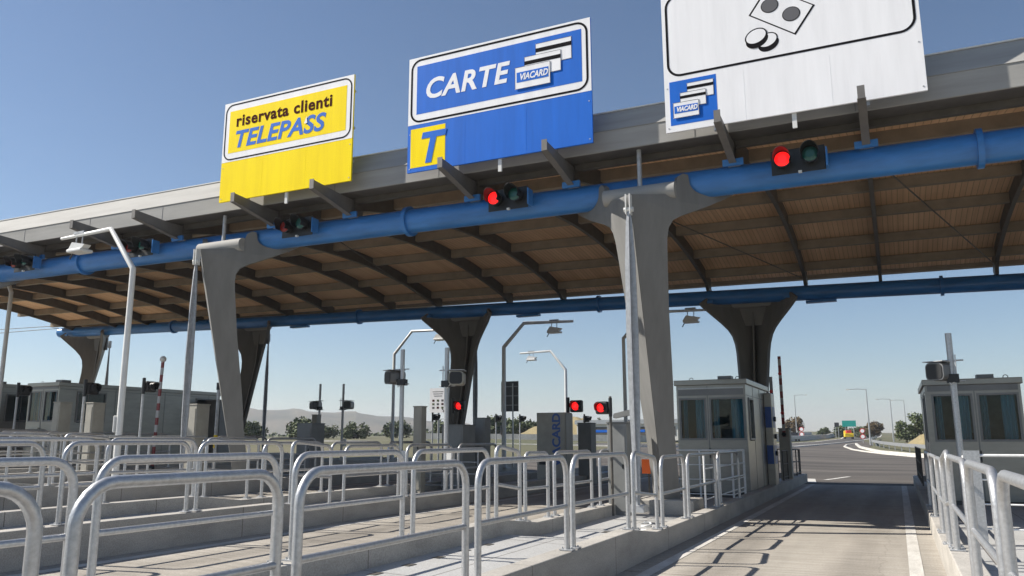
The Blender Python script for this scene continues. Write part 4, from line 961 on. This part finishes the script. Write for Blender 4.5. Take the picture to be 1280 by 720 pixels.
# ------------------------------------------------------------------ trees
def tree(x, y, r, h, label, leaf='leaf', seed=1, trunk=.3, flat_=1.0, dens=1.0, zoff=0):
    rr = random.Random(seed); t = thing('tree', label, 'tree', (x, y, G(x, y)+zoff), 0, 'trees on the horizon')
    th = h*trunk; tr = MB(); tr.tube([(0, 0, 0), (rr.uniform(-.1, .1), 0, th), (rr.uniform(-.2, .2), 0, h*.6)], [r*.09, r*.07, r*.03], 7)
    for i in range(5):
        a = rr.uniform(0, 6.28); tr.tube([(0, 0, th*rr.uniform(.7, 1.1)), (math.cos(a)*r*.55, math.sin(a)*r*.55, th+(h-th)*rr.uniform(.3, .6))], [r*.045, r*.015], 5)
    tr.build('trunk', 'bark', t)
    cr = MB(); cz = (h+th*.6)/2; rz = (h-th*.6)/2
    cl = []
    for i in range(int(22)):
        a = rr.uniform(0, 6.28); e = rr.uniform(-.8, 1); q = rr.uniform(.35, .85)*math.sqrt(max(.1, 1-e*e*.75))
        cl.append((math.cos(a)*r*q, math.sin(a)*r*q, cz+e*rz*.75, r*rr.uniform(.22, .42)))
    for cx_, cy_, cz_, cr_ in cl:
        for j in range(int(95*dens)):
            v = Vector((rr.gauss(0, 1), rr.gauss(0, 1), rr.gauss(0, .8))).normalized()*cr_*rr.uniform(.45, 1.08); p = Vector((cx_, cy_, cz_))+v
            s = r*rr.uniform(.05, .10); u = Vector((rr.gauss(0, 1), rr.gauss(0, 1), rr.gauss(0, 1))).normalized(); w_ = u.orthogonal().normalized()
            cr.add([p+u*s, p+w_*s*.7, p-u*s, p-w_*s*.7], [(0, 1, 2, 3)])
    cr.build('crown', leaf, t)
    return t
def px2(xn, y): return xn*y
T = [(-.94, 95, 2.6, 4.2, 'round green tree right of the thin dark camera pole'), (-.83, 105, 3.4, 5.0, 'broad green tree below the low hills'), (-.79, 120, 2.6, 4.0, 'dark bushy tree right of the broad green tree'),
     (-.735, 110, 2.6, 3.8, 'green tree just left of the left grey camera pole'), (-1.06, 130, 3.0, 4.0, 'dark tree behind the low wide grey cabinet'), (-1.12, 140, 3.2, 4.2, 'dark tree in front of the pale hill field'),
     (-.58, 120, 3.0, 4.6, 'dark bush behind the rear column foot'), (-.50, 125, 3.4, 5.2, 'dark tree right of the narrow grey cabinet'), (-.46, 120, 3.0, 4.6, 'dark tree behind the grey sign board pole'), (-.425, 135, 3.0, 4.6, 'dark tree left of the straw coloured mound'),
     (-1.0, 150, 3.2, 4.0, 'bushy tree between the rear strut and the hill'), (-.66, 130, 3.0, 4.4, 'green tree between the two grey camera poles')]
for i, (a, y, r, h, lab) in enumerate(T): tree(a*y, y, r*.95, h*.60, lab, seed=10+i, trunk=.05)
tree(-20.6, 190, 2.6, 4.4, 'rusty orange tree at the left end of the motorway', 'leafred', 40); tree(-17.5, 230, 2.0, 2.6, 'small low tree beyond the motorway barrier', seed=41, trunk=.1)
tree(-12.6, 230, 3.0, 2.6, 'low dark hedge like tree left of green sign', seed=42, trunk=.1); tree(-7.5, 225, 2.6, 2.7, 'dark tree behind the green direction sign', seed=43, trunk=.1)
tree(-4.2, 180, 2.0, 3.8, 'rusty tree behind the round speed signs', 'leafred', 44); tree(1.4, 150, 2.1, 3.6, 'green tree between the right street lamps', seed=45, trunk=.1); tree(3.6, 130, 2.6, 4.4, 'dark green tree beside the right booth above embankment', seed=46, trunk=.1, zoff=.5)
tree(-47.0, 135, .45, 3.9, 'tiny tree on the straw coloured mound', seed=50, trunk=.5); 

tl = MB(); rr = random.Random(99)
for i in range(2600):
    a = rr.uniform(-1.45, -.30); y = 235+rr.uniform(-8, 8); x = a*y; hgt = 1.3+1.0*math.sin(a*37)+.8*math.sin(a*91+1)+.5*math.sin(a*211)
    p = Vector((x, y, G(x, y)+rr.uniform(0, max(.4, hgt)))); q = rr.uniform(.25, .6); u = Vector((rr.gauss(0, 1), rr.gauss(0, 1), rr.gauss(0, 1))).normalized(); w_ = u.orthogonal().normalized()
    tl.add([p+u*q, p+w_*q, p-u*q, p-w_*q], [(0, 1, 2, 3)])
tag(tl.build('distant_tree_line', 'leaf'), 'low dark hedgerow along the horizon behind the toll lanes', 'hedgerow', None, 'stuff')
# ------------------------------------------------------------------ air
hz = MB().box(-2990, 2990, -320, 2990, -3, 90).build('haze', 'white'); tag(hz, kind='stuff')
hm = D.materials.new('haze air'); hm.use_nodes = True; t_ = hm.node_tree; t_.nodes.clear(); o_ = t_.nodes.new('ShaderNodeOutputMaterial'); v_ = t_.nodes.new('ShaderNodeVolumePrincipled')
v_.inputs['Color'].default_value = (.86, .89, 1, 1); v_.inputs['Density'].default_value = .0003; v_.inputs['Anisotropy'].default_value = .2
t_.links.new(v_.outputs[0], o_.inputs['Volume']); hz.data.materials.clear(); hz.data.materials.append(hm)
